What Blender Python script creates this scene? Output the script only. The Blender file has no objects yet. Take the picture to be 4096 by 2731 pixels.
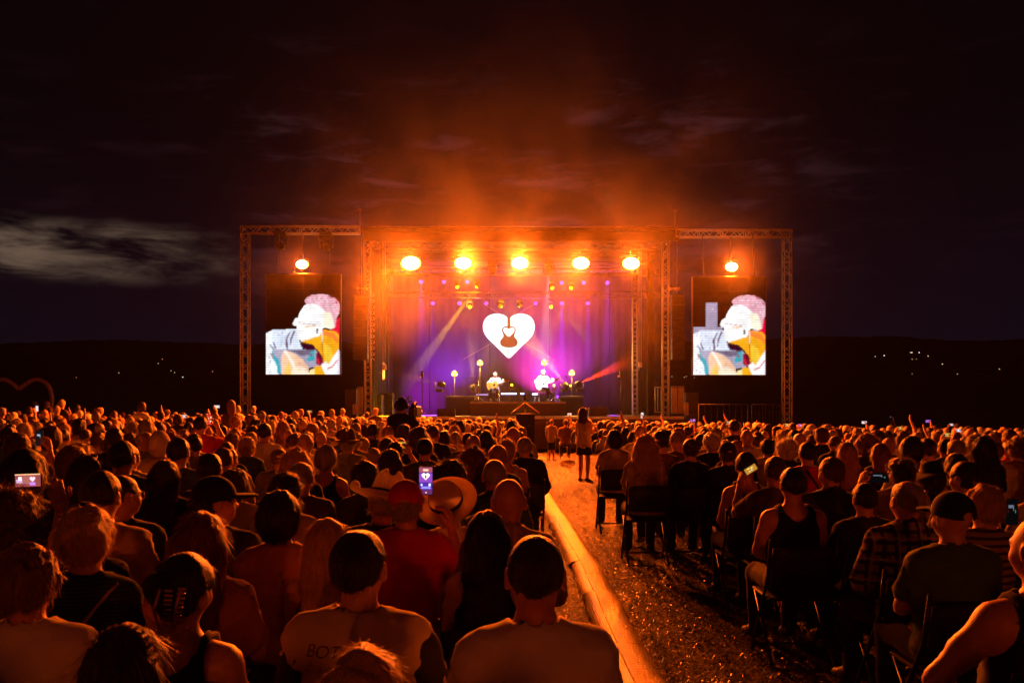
import bpy, math, random
import numpy as np
from mathutils import Vector, Matrix, Euler

SC = bpy.context.scene
COL = SC.collection
R = math.radians

# ------------------------------------------------------------------ camera
FPX, CX, HY, EYE = 3400.0, 2048.0, 1630.0, 1.62      # focal length, centre and horizon of the photograph in its own pixels; eye height
cam_d = bpy.data.cameras.new('camera')
cam = bpy.data.objects.new('camera', cam_d); COL.objects.link(cam)
cam.location = (0, 0, EYE); cam.rotation_euler = (R(90), 0, 0)
cam_d.sensor_width = 36.0; cam_d.lens = 36.0 * FPX / 4096.0
cam_d.shift_y = (HY - 1365.5) / 4096.0
cam_d.clip_start = 0.05; cam_d.clip_end = 6000
cam_d.dof.use_dof = True; cam_d.dof.focus_distance = 26.0; cam_d.dof.aperture_fstop = 10.0
SC.camera = cam

# ------------------------------------------------------------------ sky: late dusk under broken cloud
SUN_EL, SUN_AZ = 5.0, 6.0
world = bpy.data.worlds.new('World'); SC.world = world; world.use_nodes = True
wt = world.node_tree; wt.nodes.clear()
def wn(kind, **kw):
    n = wt.nodes.new(kind)
    for k, v in kw.items(): setattr(n, k, v)
    return n
def wmath(op, a, b=None, clamp=False):
    n = wn('ShaderNodeMath', operation=op, use_clamp=clamp)
    for i, v in enumerate((a, b)):
        if v is None: continue
        if isinstance(v, (int, float)): n.inputs[i].default_value = v
        else: wt.links.new(v, n.inputs[i])
    return n.outputs[0]
def wramp(v, p0, p1):
    n = wn('ShaderNodeMapRange', interpolation_type='SMOOTHSTEP')
    wt.links.new(v, n.inputs[0]); n.inputs[1].default_value = p0; n.inputs[2].default_value = p1
    return n.outputs[0]
tc = wn('ShaderNodeTexCoord'); sep = wn('ShaderNodeSeparateXYZ'); wt.links.new(tc.outputs['Generated'], sep.inputs[0])
dx, dy, dz = sep.outputs
az = wmath('ARCTAN2', dx, dy)                                   # 0 towards the stage, negative to the west
comb = wn('ShaderNodeCombineXYZ')
wt.links.new(wmath('MULTIPLY', az, 6.0), comb.inputs[0]); wt.links.new(wmath('MULTIPLY', dz, 15.0), comb.inputs[1])
nz = wn('ShaderNodeTexNoise'); nz.inputs['Scale'].default_value = 1.5; nz.inputs['Detail'].default_value = 7; nz.inputs['Roughness'].default_value = 0.55
nz.inputs['Distortion'].default_value = 0.15
wt.links.new(comb.outputs[0], nz.inputs['Vector'])
comb2 = wn('ShaderNodeCombineXYZ'); wt.links.new(wmath('MULTIPLY', az, 7.0), comb2.inputs[0]); wt.links.new(wmath('MULTIPLY', dz, 30.0), comb2.inputs[1]); comb2.inputs[2].default_value = 3.1
nz2 = wn('ShaderNodeTexNoise'); nz2.inputs['Scale'].default_value = 1.4; nz2.inputs['Detail'].default_value = 9; nz2.inputs['Roughness'].default_value = 0.6; nz2.inputs['Distortion'].default_value = 0.35
wt.links.new(comb2.outputs[0], nz2.inputs['Vector'])
# the pale rift low in the west, crossed by long thin cloud bars
edge = wmath('MULTIPLY', wmath('SUBTRACT', nz.outputs[0], 0.5), 0.035)
rift = wmath('MULTIPLY', wmath('MULTIPLY', wramp(wmath('ADD', dz, edge), 0.124, 0.152), wramp(wmath('ADD', dz, edge), 0.200, 0.166)),
             wmath('MULTIPLY', wramp(wmath('ADD', az, wmath('MULTIPLY', wmath('SUBTRACT', nz.outputs[0], 0.5), 0.35)), -0.30, -0.50), wramp(az, -1.6, -1.0)))
rift = wmath('MULTIPLY', rift, wramp(nz2.outputs[0], 0.36, 0.66))
streak = wmath('MULTIPLY', wramp(nz2.outputs[0], 0.50, 0.74), wmath('MULTIPLY', wramp(dz, 0.10, 0.16), wramp(dz, 0.42, 0.26)))
base = wn('ShaderNodeMix', data_type='RGBA'); wt.links.new(wramp(dz, 0.0, 0.35), base.inputs[0])
base.inputs[6].default_value = (0.0046, 0.0026, 0.0060, 1); base.inputs[7].default_value = (0.0010, 0.0007, 0.0014, 1)
m1 = wn('ShaderNodeMix', data_type='RGBA'); wt.links.new(wmath('MULTIPLY', streak, wmath('ADD', wmath('MULTIPLY', wramp(wmath('ABSOLUTE', az), .45, .15), .50), .05)), m1.inputs[0]); wt.links.new(base.outputs[2], m1.inputs[6]); m1.inputs[7].default_value = (0.070, 0.026, 0.034, 1)
m2 = wn('ShaderNodeMix', data_type='RGBA'); wt.links.new(rift, m2.inputs[0]); wt.links.new(m1.outputs[2], m2.inputs[6]); m2.inputs[7].default_value = (0.125, 0.082, 0.058, 1)
bg = wn('ShaderNodeBackground'); wt.links.new(m2.outputs[2], bg.inputs[0]); bg.inputs[1].default_value = 1.0
wo = wn('ShaderNodeOutputWorld'); wt.links.new(bg.outputs[0], wo.inputs[0])

# ------------------------------------------------------------------ the one distant lamp: warm light from behind the audience
sun_d = bpy.data.lights.new('sun', 'SUN'); sun_d.energy = 0.24; sun_d.angle = R(1.5); sun_d.color = (1.0, 0.105, 0.004)
sun = bpy.data.objects.new('sun', sun_d); COL.objects.link(sun)
sun.rotation_euler = (R(90 - SUN_EL), 0, R(SUN_AZ))

SC.view_settings.view_transform = 'Standard'; SC.view_settings.look = 'None'
SC.view_settings.exposure = 0.0; SC.view_settings.gamma = 1.0; SC.view_settings.use_curve_mapping = False
SC.render.engine = 'CYCLES'
cy = SC.cycles
cy.use_denoising = True; cy.denoiser = 'OPENIMAGEDENOISE'
cy.use_adaptive_sampling = True; cy.adaptive_threshold = 0.02
cy.max_bounces = 4; cy.diffuse_bounces = 2; cy.glossy_bounces = 2; cy.transmission_bounces = 2; cy.volume_bounces = 0; cy.transparent_max_bounces = 6
cy.caustics_reflective = False; cy.caustics_refractive = False
cy.sample_clamp_indirect = 4.0
cy.volume_step_rate = 2.0
cy.volume_max_steps = 64

# ------------------------------------------------------------------ helpers
def W(px, py, Y):
    """A point of the place Y metres in front of the camera that the photograph shows at (px, py)."""
    return Vector(((px - CX) / FPX * Y, Y, EYE - (py - HY) / FPX * Y))
def XX(px, Y): return (px - CX) / FPX * Y
def ZZ(py, Y): return EYE - (py - HY) / FPX * Y

def tag(o, label=None, cat=None, group=None, kind=None):
    if label: o['label'] = label
    if cat: o['category'] = cat
    if group: o['group'] = group
    if kind: o['kind'] = kind
    return o
def link(o, parent=None):
    COL.objects.link(o)
    if parent is not None: o.parent = parent
    return o
def empty(name, loc=(0, 0, 0), rz=0.0, scale=1.0):
    o = bpy.data.objects.new(name, None); COL.objects.link(o)
    o.empty_display_size = 0.1; o.location = loc; o.rotation_euler = (0, 0, rz); o.scale = (scale,) * 3
    return o
def npmesh(name, V, F, smooth=True):
    """V (n,3); F is an (m,k) int array or a list of such arrays."""
    me = bpy.data.meshes.new(name)
    Fs = [f for f in (F if isinstance(F, list) else [F]) if len(f)]
    V = np.asarray(V, np.float32)
    me.vertices.add(len(V)); me.vertices.foreach_set('co', V.ravel())
    loops = np.concatenate([np.asarray(f, np.int32).ravel() for f in Fs])
    tot = np.concatenate([np.full(len(f), f.shape[1], np.int32) for f in Fs])
    st = np.concatenate([[0], np.cumsum(tot)[:-1]]).astype(np.int32)
    me.loops.add(len(loops)); me.loops.foreach_set('vertex_index', loops)
    me.polygons.add(len(tot)); me.polygons.foreach_set('loop_start', st)
    me.update(calc_edges=True)
    me.polygons.foreach_set('use_smooth', np.full(len(tot), smooth, bool))
    me.update()
    return me

class MB:
    """Collects simple shapes; build() links them as one mesh object."""
    def __init__(s): s.v = []; s.f = []; s.n = 0; s.sm = []
    def add(s, V, F, smooth=False):
        s.v.extend([tuple(p) for p in V]); s.f.extend([tuple(i + s.n for i in f) for f in F]); s.n += len(V); s.sm.extend([smooth] * len(F)); return s
    def box(s, c, size, rot=None, bev=0.0):
        hx, hy, hz = size[0] / 2, size[1] / 2, size[2] / 2
        b = min(bev, hx * .9, hy * .9, hz * .9)
        if b <= 0:
            P = [(x, y, z) for x in (-hx, hx) for y in (-hy, hy) for z in (-hz, hz)]
            F = [(0, 1, 3, 2), (4, 6, 7, 5), (0, 4, 5, 1), (2, 3, 7, 6), (0, 2, 6, 4), (1, 5, 7, 3)]
        else:
            def ring(x, y, z): return [(-x, -y, z), (x, -y, z), (x, y, z), (-x, y, z)]
            def oct_(x, y, z): return [(-x + b, -y, z), (x - b, -y, z), (x, -y + b, z), (x, y - b, z), (x - b, y, z), (-x + b, y, z), (-x, y - b, z), (-x, -y + b, z)]
            P = ring(hx - b, hy - b, -hz) + oct_(hx, hy, -hz + b) + oct_(hx, hy, hz - b) + ring(hx - b, hy - b, hz)
            F = [(3, 2, 1, 0), (20, 21, 22, 23)]
            for i in range(8): F.append((4 + i, 4 + (i + 1) % 8, 12 + (i + 1) % 8, 12 + i))
            for i in range(4):
                F.append((i, (i + 1) % 4, 4 + (2 * i + 1) % 8, 4 + (2 * i) % 8)); F.append((i, 4 + (2 * i) % 8, 4 + (2 * i - 1) % 8))
                F.append((20 + (i + 1) % 4, 20 + i, 12 + (2 * i) % 8, 12 + (2 * i + 1) % 8)); F.append((20 + i, 12 + (2 * i - 1) % 8, 12 + (2 * i) % 8))
        M = rot if rot is not None else Matrix.Identity(3)
        c = Vector(c)
        return s.add([M @ Vector(p) + c for p in P], F)
    def tube(s, pts, r, n=6, cap=True, r2=None):
        pts = [Vector(p) for p in pts]; V = []; F = []; m = len(pts)
        up = None
        for i, p in enumerate(pts):
            t = (pts[min(i + 1, m - 1)] - pts[max(i - 1, 0)]).normalized()
            if up is None: up = t.orthogonal().normalized()
            up = (up - t * up.dot(t)).normalized(); w = t.cross(up)
            rr = r if r2 is None else r + (r2 - r) * i / (m - 1)
            for k in range(n):
                a = 2 * math.pi * k / n; V.append(p + (up * math.cos(a) + w * math.sin(a)) * rr)
        for i in range(m - 1):
            for k in range(n): F.append((i * n + k, i * n + (k + 1) % n, (i + 1) * n + (k + 1) % n, (i + 1) * n + k))
        if cap: F.append(tuple(range(n))[::-1]); F.append(tuple(range((m - 1) * n, m * n)))
        return s.add(V, F, n > 5)
    def lathe(s, prof, n=20, M=None, close=False):
        V = []; F = []; m = len(prof)
        for (r, z) in prof:
            for k in range(n):
                a = 2 * math.pi * k / n; V.append(Vector((r * math.cos(a), r * math.sin(a), z)))
        for i in range(m - 1 + (1 if close else 0)):
            j = (i + 1) % m
            for k in range(n): F.append((i * n + k, i * n + (k + 1) % n, j * n + (k + 1) % n, j * n + k))
        if M is not None: V = [M @ v for v in V]
        return s.add(V, F, True)
    def prism(s, poly, y0, y1, M=None):
        """poly in x,z; extruded along y."""
        n = len(poly); V = [Vector((x, y0, z)) for x, z in poly] + [Vector((x, y1, z)) for x, z in poly]
        F = [tuple(range(n)), tuple(range(2 * n - 1, n - 1, -1))] + [(i, i + n, (i + 1) % n + n, (i + 1) % n) for i in range(n)]
        if M is not None: V = [M @ v for v in V]
        return s.add(V, F)
    def mesh(s, name):
        me = bpy.data.meshes.new(name); me.from_pydata(s.v, [], s.f)
        me.polygons.foreach_set('use_smooth', s.sm); me.update(); return me
    def build(s, name, mat, parent=None, loc=None, rot=None):
        o = bpy.data.objects.new(name, s.mesh(name)); o.data.materials.append(mat); link(o, parent)
        if loc is not None: o.location = loc
        if rot is not None: o.rotation_euler = rot
        return o

def aim(frm, to):
    d = (Vector(to) - Vector(frm)).normalized()
    return d.to_track_quat('-Z', 'Y').to_euler()
def aimM(frm, to):
    d = (Vector(to) - Vector(frm)).normalized()
    return d.to_track_quat('-Z', 'Y').to_matrix().to_4x4()

# ------------------------------------------------------------------ materials
MATS = {}
def mat(name, col, rough=0.6, spec=0.4, metal=0.0, bump=None, var=0.0, vscale=8.0, sheen=0.0, trans=0.0, coat=0.0):
    """Principled material; var adds slow colour variation, bump=(scale, strength[, stretch]) fine relief."""
    if name in MATS: return MATS[name]
    m = bpy.data.materials.new(name); m.use_nodes = True; t = m.node_tree; b = t.nodes['Principled BSDF']
    b.inputs['Base Color'].default_value = (*col, 1); b.inputs['Roughness'].default_value = rough
    b.inputs['Specular IOR Level'].default_value = spec; b.inputs['Metallic'].default_value = metal
    if sheen: b.inputs['Sheen Weight'].default_value = sheen; b.inputs['Sheen Roughness'].default_value = 0.4
    if coat: b.inputs['Coat Weight'].default_value = coat
    g = t.nodes.new('ShaderNodeTexCoord')
    if var > 0:
        nn = t.nodes.new('ShaderNodeTexNoise'); nn.inputs['Scale'].default_value = vscale; nn.inputs['Detail'].default_value = 4
        t.links.new(g.outputs['Object'], nn.inputs['Vector'])
        mx = t.nodes.new('ShaderNodeMix'); mx.data_type = 'RGBA'; t.links.new(nn.outputs[0], mx.inputs[0])
        mx.inputs[6].default_value = tuple(c * (1 - var) for c in col) + (1,); mx.inputs[7].default_value = tuple(min(1, c * (1 + var)) for c in col) + (1,)
        t.links.new(mx.outputs[2], b.inputs['Base Color'])
    if bump:
        mp = t.nodes.new('ShaderNodeMapping'); t.links.new(g.outputs['Object'], mp.inputs[0])
        if len(bump) > 2: mp.inputs['Scale'].default_value = bump[2]
        nb = t.nodes.new('ShaderNodeTexNoise'); nb.inputs['Scale'].default_value = bump[0]; nb.inputs['Detail'].default_value = 5
        t.links.new(mp.outputs[0], nb.inputs['Vector'])
        bp = t.nodes.new('ShaderNodeBump'); bp.inputs['Strength'].default_value = bump[1]; bp.inputs['Distance'].default_value = 0.02
        t.links.new(nb.outputs[0], bp.inputs['Height']); t.links.new(bp.outputs[0], b.inputs['Normal'])
    if trans > 0:
        tr = t.nodes.new('ShaderNodeBsdfTranslucent'); tr.inputs[0].default_value = (*col, 1)
        ms = t.nodes.new('ShaderNodeMixShader'); ms.inputs[0].default_value = trans
        t.links.new(b.outputs[0], ms.inputs[1]); t.links.new(tr.outputs[0], ms.inputs[2]); t.links.new(ms.outputs[0], t.nodes['Material Output'].inputs[0])
    MATS[name] = m
    return m
def emit(name, col, strength, sample=False):
    if name in MATS: return MATS[name]
    m = bpy.data.materials.new(name); m.use_nodes = True; t = m.node_tree
    t.nodes.remove(t.nodes['Principled BSDF'])
    e = t.nodes.new('ShaderNodeEmission'); e.inputs[0].default_value = (*col, 1); e.inputs[1].default_value = strength
    t.links.new(e.outputs[0], t.nodes['Material Output'].inputs[0])
    m.cycles.emission_sampling = 'AUTO' if sample else 'NONE'
    MATS[name] = m
    return m
def spot(name, loc, to, power, col, cone, blend=0.3, size=0.05, parent=None):
    d = bpy.data.lights.new(name, 'SPOT'); d.energy = power; d.color = col; d.spot_size = R(cone); d.spot_blend = blend; d.shadow_soft_size = size
    o = bpy.data.objects.new(name, d); COL.objects.link(o); o.location = loc; o.rotation_euler = aim(loc, to)
    if parent is not None:
        o.parent = parent; o.matrix_parent_inverse = parent.matrix_basis.inverted()
    return o
def colmesh(name, polys, y0=0.0, step=.0006):
    """Flat coloured polygons (x,z), each a hair in front of the one before (towards -y)."""
    me = bpy.data.meshes.new(name); V = []; Fc = []; C = []
    for i, (c, pts) in enumerate(polys):
        b = len(V); V += [(x, y0 - i * step, z) for x, z in pts]; Fc.append(tuple(range(b, b + len(pts)))); C += [c] * len(pts)
    me.from_pydata(V, [], Fc); a = me.color_attributes.new('Col', 'FLOAT_COLOR', 'POINT')
    for i, c in enumerate(C): a.data[i].color = (*c, 1)
    me.update()
    return me
def picmat(name, strength):
    if name in MATS: return MATS[name]
    m = emit(name, (1, 1, 1), strength); t = m.node_tree; e = [n for n in t.nodes if n.type == 'EMISSION'][0]
    at = t.nodes.new('ShaderNodeVertexColor'); at.layer_name = 'Col'; t.links.new(at.outputs[0], e.inputs[0])
    return m
rnd = random.Random(7)

M_BLACKCLOTH = mat('black_cloth', (0.02, 0.019, 0.02), 0.85, 0.2, bump=(18, 0.3), var=0.3)
M_BACKDROP = mat('backdrop_cloth', (0.024, 0.022, 0.024), 0.9, 0.1, var=0.25, vscale=1.5)
M_ALU = mat('aluminium', (0.66, 0.62, 0.58), 0.42, 0.6, 0.25, var=0.15, vscale=30)
M_BLACKMETAL = mat('black_metal', (0.03, 0.03, 0.032), 0.45, 0.5, bump=(60, 0.1), var=0.3)
M_PLASTIC = mat('black_plastic', (0.018, 0.018, 0.02), 0.5, 0.4, var=0.3, vscale=20)
M_DECK = mat('stage_deck', (0.22, 0.19, 0.17), 0.42, 0.5, var=0.25, vscale=3, bump=(40, 0.15))
M_DECKEDGE = mat('deck_edge_trim', (0.75, 0.68, 0.58), 0.45, 0.4, var=0.15)
M_RISER = mat('riser_skirt', (0.10, 0.075, 0.06), 0.85, 0.1, bump=(30, 0.3, (8, 1, 1)), var=0.2)
M_RISERTOP = mat('riser_top', (0.55, 0.52, 0.52), 0.5, 0.4, var=0.15)
M_CHROME = mat('stand_chrome', (0.6, 0.58, 0.56), 0.25, 0.5, 0.9)
M_PANEL = mat('gate_panel', (0.42, 0.38, 0.33), 0.6, 0.3, var=0.25)

# ================================================================== ground, hills
def ground_z(x, y):
    """The field falls a little from left to right once past the nearest rows."""
    t = min(max((y - 6) / 16.0, 0), 1); t = t * t * (3 - 2 * t)
    x = max(-22, min(22, x))
    u = min(max((y - 12) / 15.0, 0), 1); u = u * u * (3 - 2 * u)
    return -0.017 * (x - 1.0) * t - 0.13 * u

def build_ground():
    xs = np.concatenate([np.linspace(-3000, -40, 14), np.linspace(-32, 32, 65), np.linspace(40, 3000, 14)])
    ys = np.concatenate([np.linspace(-200, -10, 6), np.linspace(-6, 48, 82), np.linspace(60, 3600, 16)])
    V = []; rg = random.Random(3)
    for y in ys:
        for x in xs:
            z = ground_z(x, y)
            if -7 < y < 48 and abs(x) < 33: z += rg.uniform(-.012, .012)
            V.append((x, y, z - 0.012))
    nx, ny = len(xs), len(ys)
    i, j = np.meshgrid(np.arange(nx - 1), np.arange(ny - 1)); k = (j * nx + i).ravel()
    F = np.stack([k, k + 1, k + nx + 1, k + nx], 1)
    m = mat('dry_field', (0.026, 0.016, 0.007), 0.7, 0.4, bump=(55, 1.0), var=0.45, vscale=14)
    o = bpy.data.objects.new('ground', npmesh('ground', V, F)); o.data.materials.append(m); link(o); tag(o, kind='structure')
build_ground()

def build_hills():
    m = mat('dark_hillside', (0.030, 0.034, 0.020), 0.95, 0.1, var=0.5, vscale=0.01)
    rg = random.Random(5)
    def ridge(name, Y, prof, depth):
        xs = np.linspace(-2600, 2600, 900); V = []; rows = 9
        ph = [rg.uniform(0, 6) for _ in range(8)]
        for r in range(rows):
            f = r / (rows - 1)
            for x in xs:
                px = x / Y * FPX + CX
                top = ZZ(np.interp(px, [p[0] for p in prof], [p[1] for p in prof]), Y)
                top += sum(math.sin(x * (0.004 * 1.9 ** q) + ph[q]) * 2.6 / (1.5 ** q) for q in range(7)) + rg.uniform(-1.1, 1.4)
                V.append((x, Y - depth * (1 - f), -4 + (top + 4) * (f ** 1.5)))
        nx = len(xs); i, j = np.meshgrid(np.arange(nx - 1), np.arange(rows - 1)); k = (j * nx + i).ravel()
        o = bpy.data.objects.new(name, npmesh(name, V, np.stack([k, k + 1, k + nx + 1, k + nx], 1))); o.data.materials.append(m); link(o); tag(o, kind='structure')
    ridge('hills', 1500, [(-4000, 1400), (0, 1371), (250, 1364), (440, 1360), (620, 1374), (1000, 1382), (1500, 1378), (2200, 1380), (2900, 1356), (3150, 1350), (3600, 1347), (3800, 1364), (4096, 1354), (8000, 1390)], 900)
build_hills()

# lit windows and street lamps of the scattered houses on the hillside
def far_light(px, py, col, w=1.0, s=2.5):
    Y = 1050; p = W(px, py, Y); t = empty('farmhouse', (p.x, Y, p.z))
    MB().box((0, 4, -1.2), (9, 6, 5.5)).build('wall', mat('farm_wall', (0.03, 0.028, 0.025), 0.9, 0.1), t)
    MB().prism([(-5.2, 1.5), (5.2, 1.5), (0, 4.2)], 0.6, 7.4).build('roof', mat('farm_roof', (0.02, 0.012, 0.01), 0.9, 0.1), t)
    MB().box((0, 0.9, 0.1), (.8 * w, 0.25, .75)).build('lit_window', emit('window_%d_%d' % (int(col[2] * 100), int(s * 10)), col, s * .4), t)
    tag(t, 'distant farmhouse with a %s window on the dark hillside %s' % ('small red-lit' if col[1] < .5 else 'pale cool-lit' if col[2] > .8 else 'warm yellow-lit', 'left of the stage' if px < 2000 else 'right of the stage'), 'house', 'lit houses on the far hillside')
warm, cool, red = (1, .72, .40), (.75, .88, 1.0), (1, .35, .22)
for a in [(474, 1491, warm), (648, 1436, red), (632, 1454, warm), (683, 1483, warm), (697, 1484, warm), (697, 1490, warm), (730, 1508, cool, 1.6, 4), (304, 1510, red), (849, 1486, red),
          (820, 1572, cool), (838, 1589, cool), (56, 1582, warm, 1.5, 4), (72, 1618, warm, 1.4, 4), (114, 1608, warm), (313, 1596, cool), (1181, 1532, cool), (1220, 1590, cool),
          (3647, 1410, warm, 3.5, 4), (3678, 1410, cool, 1.4, 5), (3650, 1436, warm, 2.5, .8), (3666, 1436, warm, 1.5, .8), (3538, 1422, (1, .9, .9), 1.3, 5), (3502, 1426, cool), (3714, 1424, warm, 1.2, 4), (3771, 1456, warm, 1.2, 4),
          (3831, 1496, warm, 1.3, 2), (3999, 1476, warm, 1.2, 3), (4056, 1523, warm, 1, 2), (3436, 1513, red, 1, 1.5), (3384, 1570, warm), (3392, 1568, warm), (3424, 1576, warm, 1, 1), (3650, 1495, warm, 1, 1.2), (2688, 1506, cool), (2738, 1509, warm), (2746, 1505, warm), (2778, 1511, cool)]:
    far_light(*a)

# ================================================================== trusses
def box_truss(name, a, b, w, label, nseg=None, chord=0.025, lace=0.011, group=None, material=None):
    """Four-chord lattice truss from a to b; bracing joined into one part."""
    a, b = Vector(a), Vector(b); L = (b - a).length; t = (b - a).normalized()
    up = Vector((0, 1, 0)); sd = t.cross(up).normalized(); up = sd.cross(t)
    root = empty(name, a); mt = material or M_ALU
    cs = [(sd * sx + up * sy) * (w / 2) for sx, sy in ((-1, -1), (1, -1), (1, 1), (-1, 1))]
    for c in cs: MB().tube([c, c + t * L], chord, 8).build('chord', mt, root)
    n = nseg or max(2, int(L / (w * 1.05)))
    br = MB()
    for k in range(4):
        c0, c1 = cs[k], cs[(k + 1) % 4]
        for i in range(n):
            p, q = (c0, c1) if (i + k) % 2 == 0 else (c1, c0)
            br.tube([p + t * (L * i / n), q + t * (L * (i + 1) / n)], lace, 5, cap=False)
        for i in range(0, n + 1, max(3, n // 4)): br.tube([c0 + t * (L * min(i, n) / n), c1 + t * (L * min(i, n) / n)], lace, 5, cap=False)
    o = br.build('bracing', mt, root); o['kind'] = 'stuff'
    pl = MB()
    for s in (0, L): pl.box(t * s, (w + .06, w + .06, .02), rot=t.to_track_quat('Z', 'Y').to_matrix())
    tag(root, label, 'truss', group)
    return root
YT = 33.0
gz = lambda x: ground_z(x, YT)
box_truss('truss_tower', (XX(981, YT), YT, gz(XX(981, YT))), (XX(981, YT), YT, ZZ(936, YT)), 0.29, 'lattice truss tower left of the left video screen')
box_truss('truss_tower', (XX(3148, YT), YT, gz(XX(3148, YT))), (XX(3148, YT), YT, ZZ(952, YT)), 0.29, 'lattice truss tower right of the right video screen')
box_truss('truss_beam', (XX(966, YT), YT, ZZ(921, YT)), (XX(1438, YT), YT, ZZ(921, YT)), 0.27, 'horizontal lattice truss beam above the left video screen')
box_truss('truss_beam', (XX(2702, YT), YT, ZZ(935, YT)), (XX(3163, YT), YT, ZZ(935, YT)), 0.27, 'horizontal lattice truss beam above the right video screen')
box_truss('truss_tower', (XX(1473, YT + .8), YT + .8, 1.27), (XX(1469, YT + .8), YT + .8, ZZ(940, YT + .8)), 0.24, 'stage roof truss tower at left edge of the stage deck')
box_truss('truss_tower', (XX(2662, YT + .8), YT + .8, 1.27), (XX(2662, YT + .8), YT + .8, ZZ(940, YT + .8)), 0.24, 'stage roof truss tower at right edge of the stage deck')
box_truss('truss_tower', (XX(2540, 38), 38, 1.27), (XX(2540, 38), 38, 7.9), 0.20, 'thin upright truss deep on the right of the stage', chord=.03)
box_truss('truss_tower', (XX(1545, 40), 40, 1.27), (XX(1545, 40), 40, 7.9), 0.20, 'thin upright truss deep on the left of the stage', material=M_BLACKMETAL)
for px, top, lab in ((1439, 838, 'thin upright pole above the left roof corner of the stage'), (2700, 842, 'thin upright pole with small cap above the right roof corner')):
    t = empty('roof_pole', (XX(px, YT), YT, ZZ(940, YT)))
    h = (940 - top) / FPX * YT
    MB().tube([(0, 0, 0), (0, 0, h)], 0.022, 8).build('pole', M_ALU, t)
    MB().box((0, 0, h), (.10, .10, .03)).build('cap', M_ALU, t)
    tag(t, lab, 'pole')

# ================================================================== stage
SX0, SX1, SY0, SY1, SZ = XX(1432, 33.5), XX(2736, 33.5), 33.5, 43.4, 1.27
stage = empty('stage', ((SX0 + SX1) / 2, SY0, 0)); tag(stage, 'open-air concert stage with dark roof, deck and black drapes', 'stage')
def sbuild(mb, name, m, par=stage): 
    o = mb.build(name, m, par); o.matrix_parent_inverse = stage.matrix_basis.inverted() if par is stage else Matrix.Identity(4); return o
# deck of planks, with a pale edge rail in sections
nd = 14; dw = (SX1 - SX0) / nd
plank = MB().box((0, (SY1 - SY0) / 2, -.05), (dw - .012, SY1 - SY0, .1), bev=.006).mesh('deck_panel')
plank.materials.append(M_DECK)
for i in range(nd):
    o = bpy.data.objects.new('deck_panel', plank); link(o, stage); o.location = (SX0 + dw * (i + .5) - stage.location.x, 0, SZ)
for i in range(7):
    x0 = SX0 + (SX1 - SX0) * i / 7; x1 = SX0 + (SX1 - SX0) * (i + 1) / 7
    ra = MB(); ra.add([(x, y, z) for x in (x0 + .012, x1 - .012) for y, z in ((SY0 - .004, SZ + .006), (SY0 - .075, SZ - .075), (SY0 - .075, SZ - .10), (SY0 - .004, SZ - .10))], [(0, 1, 2, 3), (7, 6, 5, 4), (0, 4, 5, 1), (1, 5, 6, 2), (2, 6, 7, 3), (3, 7, 4, 0)]); sbuild(ra, 'edge_rail', M_DECKEDGE)
for i in range(10):
    x0 = SX0 + (SX1 - SX0) * i / 10; x1 = SX0 + (SX1 - SX0) * (i + 1) / 10
    sbuild(MB().box(((x0 + x1) / 2, SY0 + .02, .57), (x1 - x0 - .02, .03, 1.14), bev=.006), 'front_skirt', mat('skirt_board', (0.09, 0.055, 0.035), 0.8, 0.2, var=0.3))
# roof
RZ = ZZ(915, 33.2)
sbuild(MB().box(((SX0 + SX1) / 2, 38.2, RZ - .1), (SX1 - SX0 - .5, 10.6, .16), bev=.03), 'roof', M_BLACKCLOTH)
sbuild(MB().box(((SX0 + SX1) / 2, 33.0, RZ - .28), (SX1 - SX0 - .6, .05, .50), bev=.02), 'roof_fascia', M_BLACKCLOTH)
sbuild(MB().tube([(SX0 + .35, 32.95, RZ + .02), (SX1 - .35, 32.95, RZ + .02)], .018, 6), 'roof_edge_tube', M_ALU)
for i in range(9):
    y = 34.0 + i * 1.1
    sbuild(MB().tube([(SX0 + .5, y, RZ - .22), (SX1 - .5, y, RZ - .22)], .022, 6), 'purlin', M_BLACKMETAL)
# drapes: pleated cloth lengths
def drape(x0, x1, y0, y1, z0, z1, pleats, amp, name, m):
    n = pleats * 6; V = []; F = []
    L = math.hypot(x1 - x0, y1 - y0); nx_, ny_ = -(y1 - y0) / L, (x1 - x0) / L
    for r, z in enumerate((z0, (z0 + z1) / 2, z1)):
        for i in range(n + 1):
            f = i / n; o = amp * math.sin(f * pleats * 2 * math.pi + r * .3) * (1.25 - .25 * r) + amp * .4 * math.sin(f * pleats * 3.1 + 1)
            V.append((x0 + (x1 - x0) * f + nx_ * o, y0 + (y1 - y0) * f + ny_ * o, z))
    for r in range(2):
        for i in range(n): a = r * (n + 1) + i; F.append((a, a + 1, a + n + 2, a + n + 1))
    mb = MB(); mb.add(V, F, True)
    return sbuild(mb, name, m)
bx0, bx1 = XX(1480, 43), XX(2680, 43)
for i in range(5):
    drape(bx0 + (bx1 - bx0) * i / 5, bx0 + (bx1 - bx0) * (i + 1) / 5 - .03, 43, 43, SZ, RZ - .3, 7, .012, 'back_drape', M_BACKDROP)
drape(XX(1560, 42), XX(1490, 35.5), 42.6, 35.6, SZ, RZ - .3, 16, .06, 'side_drape', M_BACKDROP)
drape(XX(2600, 36), XX(2610, 42.6), 36.4, 42.6, SZ, RZ - .3, 16, .06, 'side_drape', M_BACKDROP)
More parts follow.
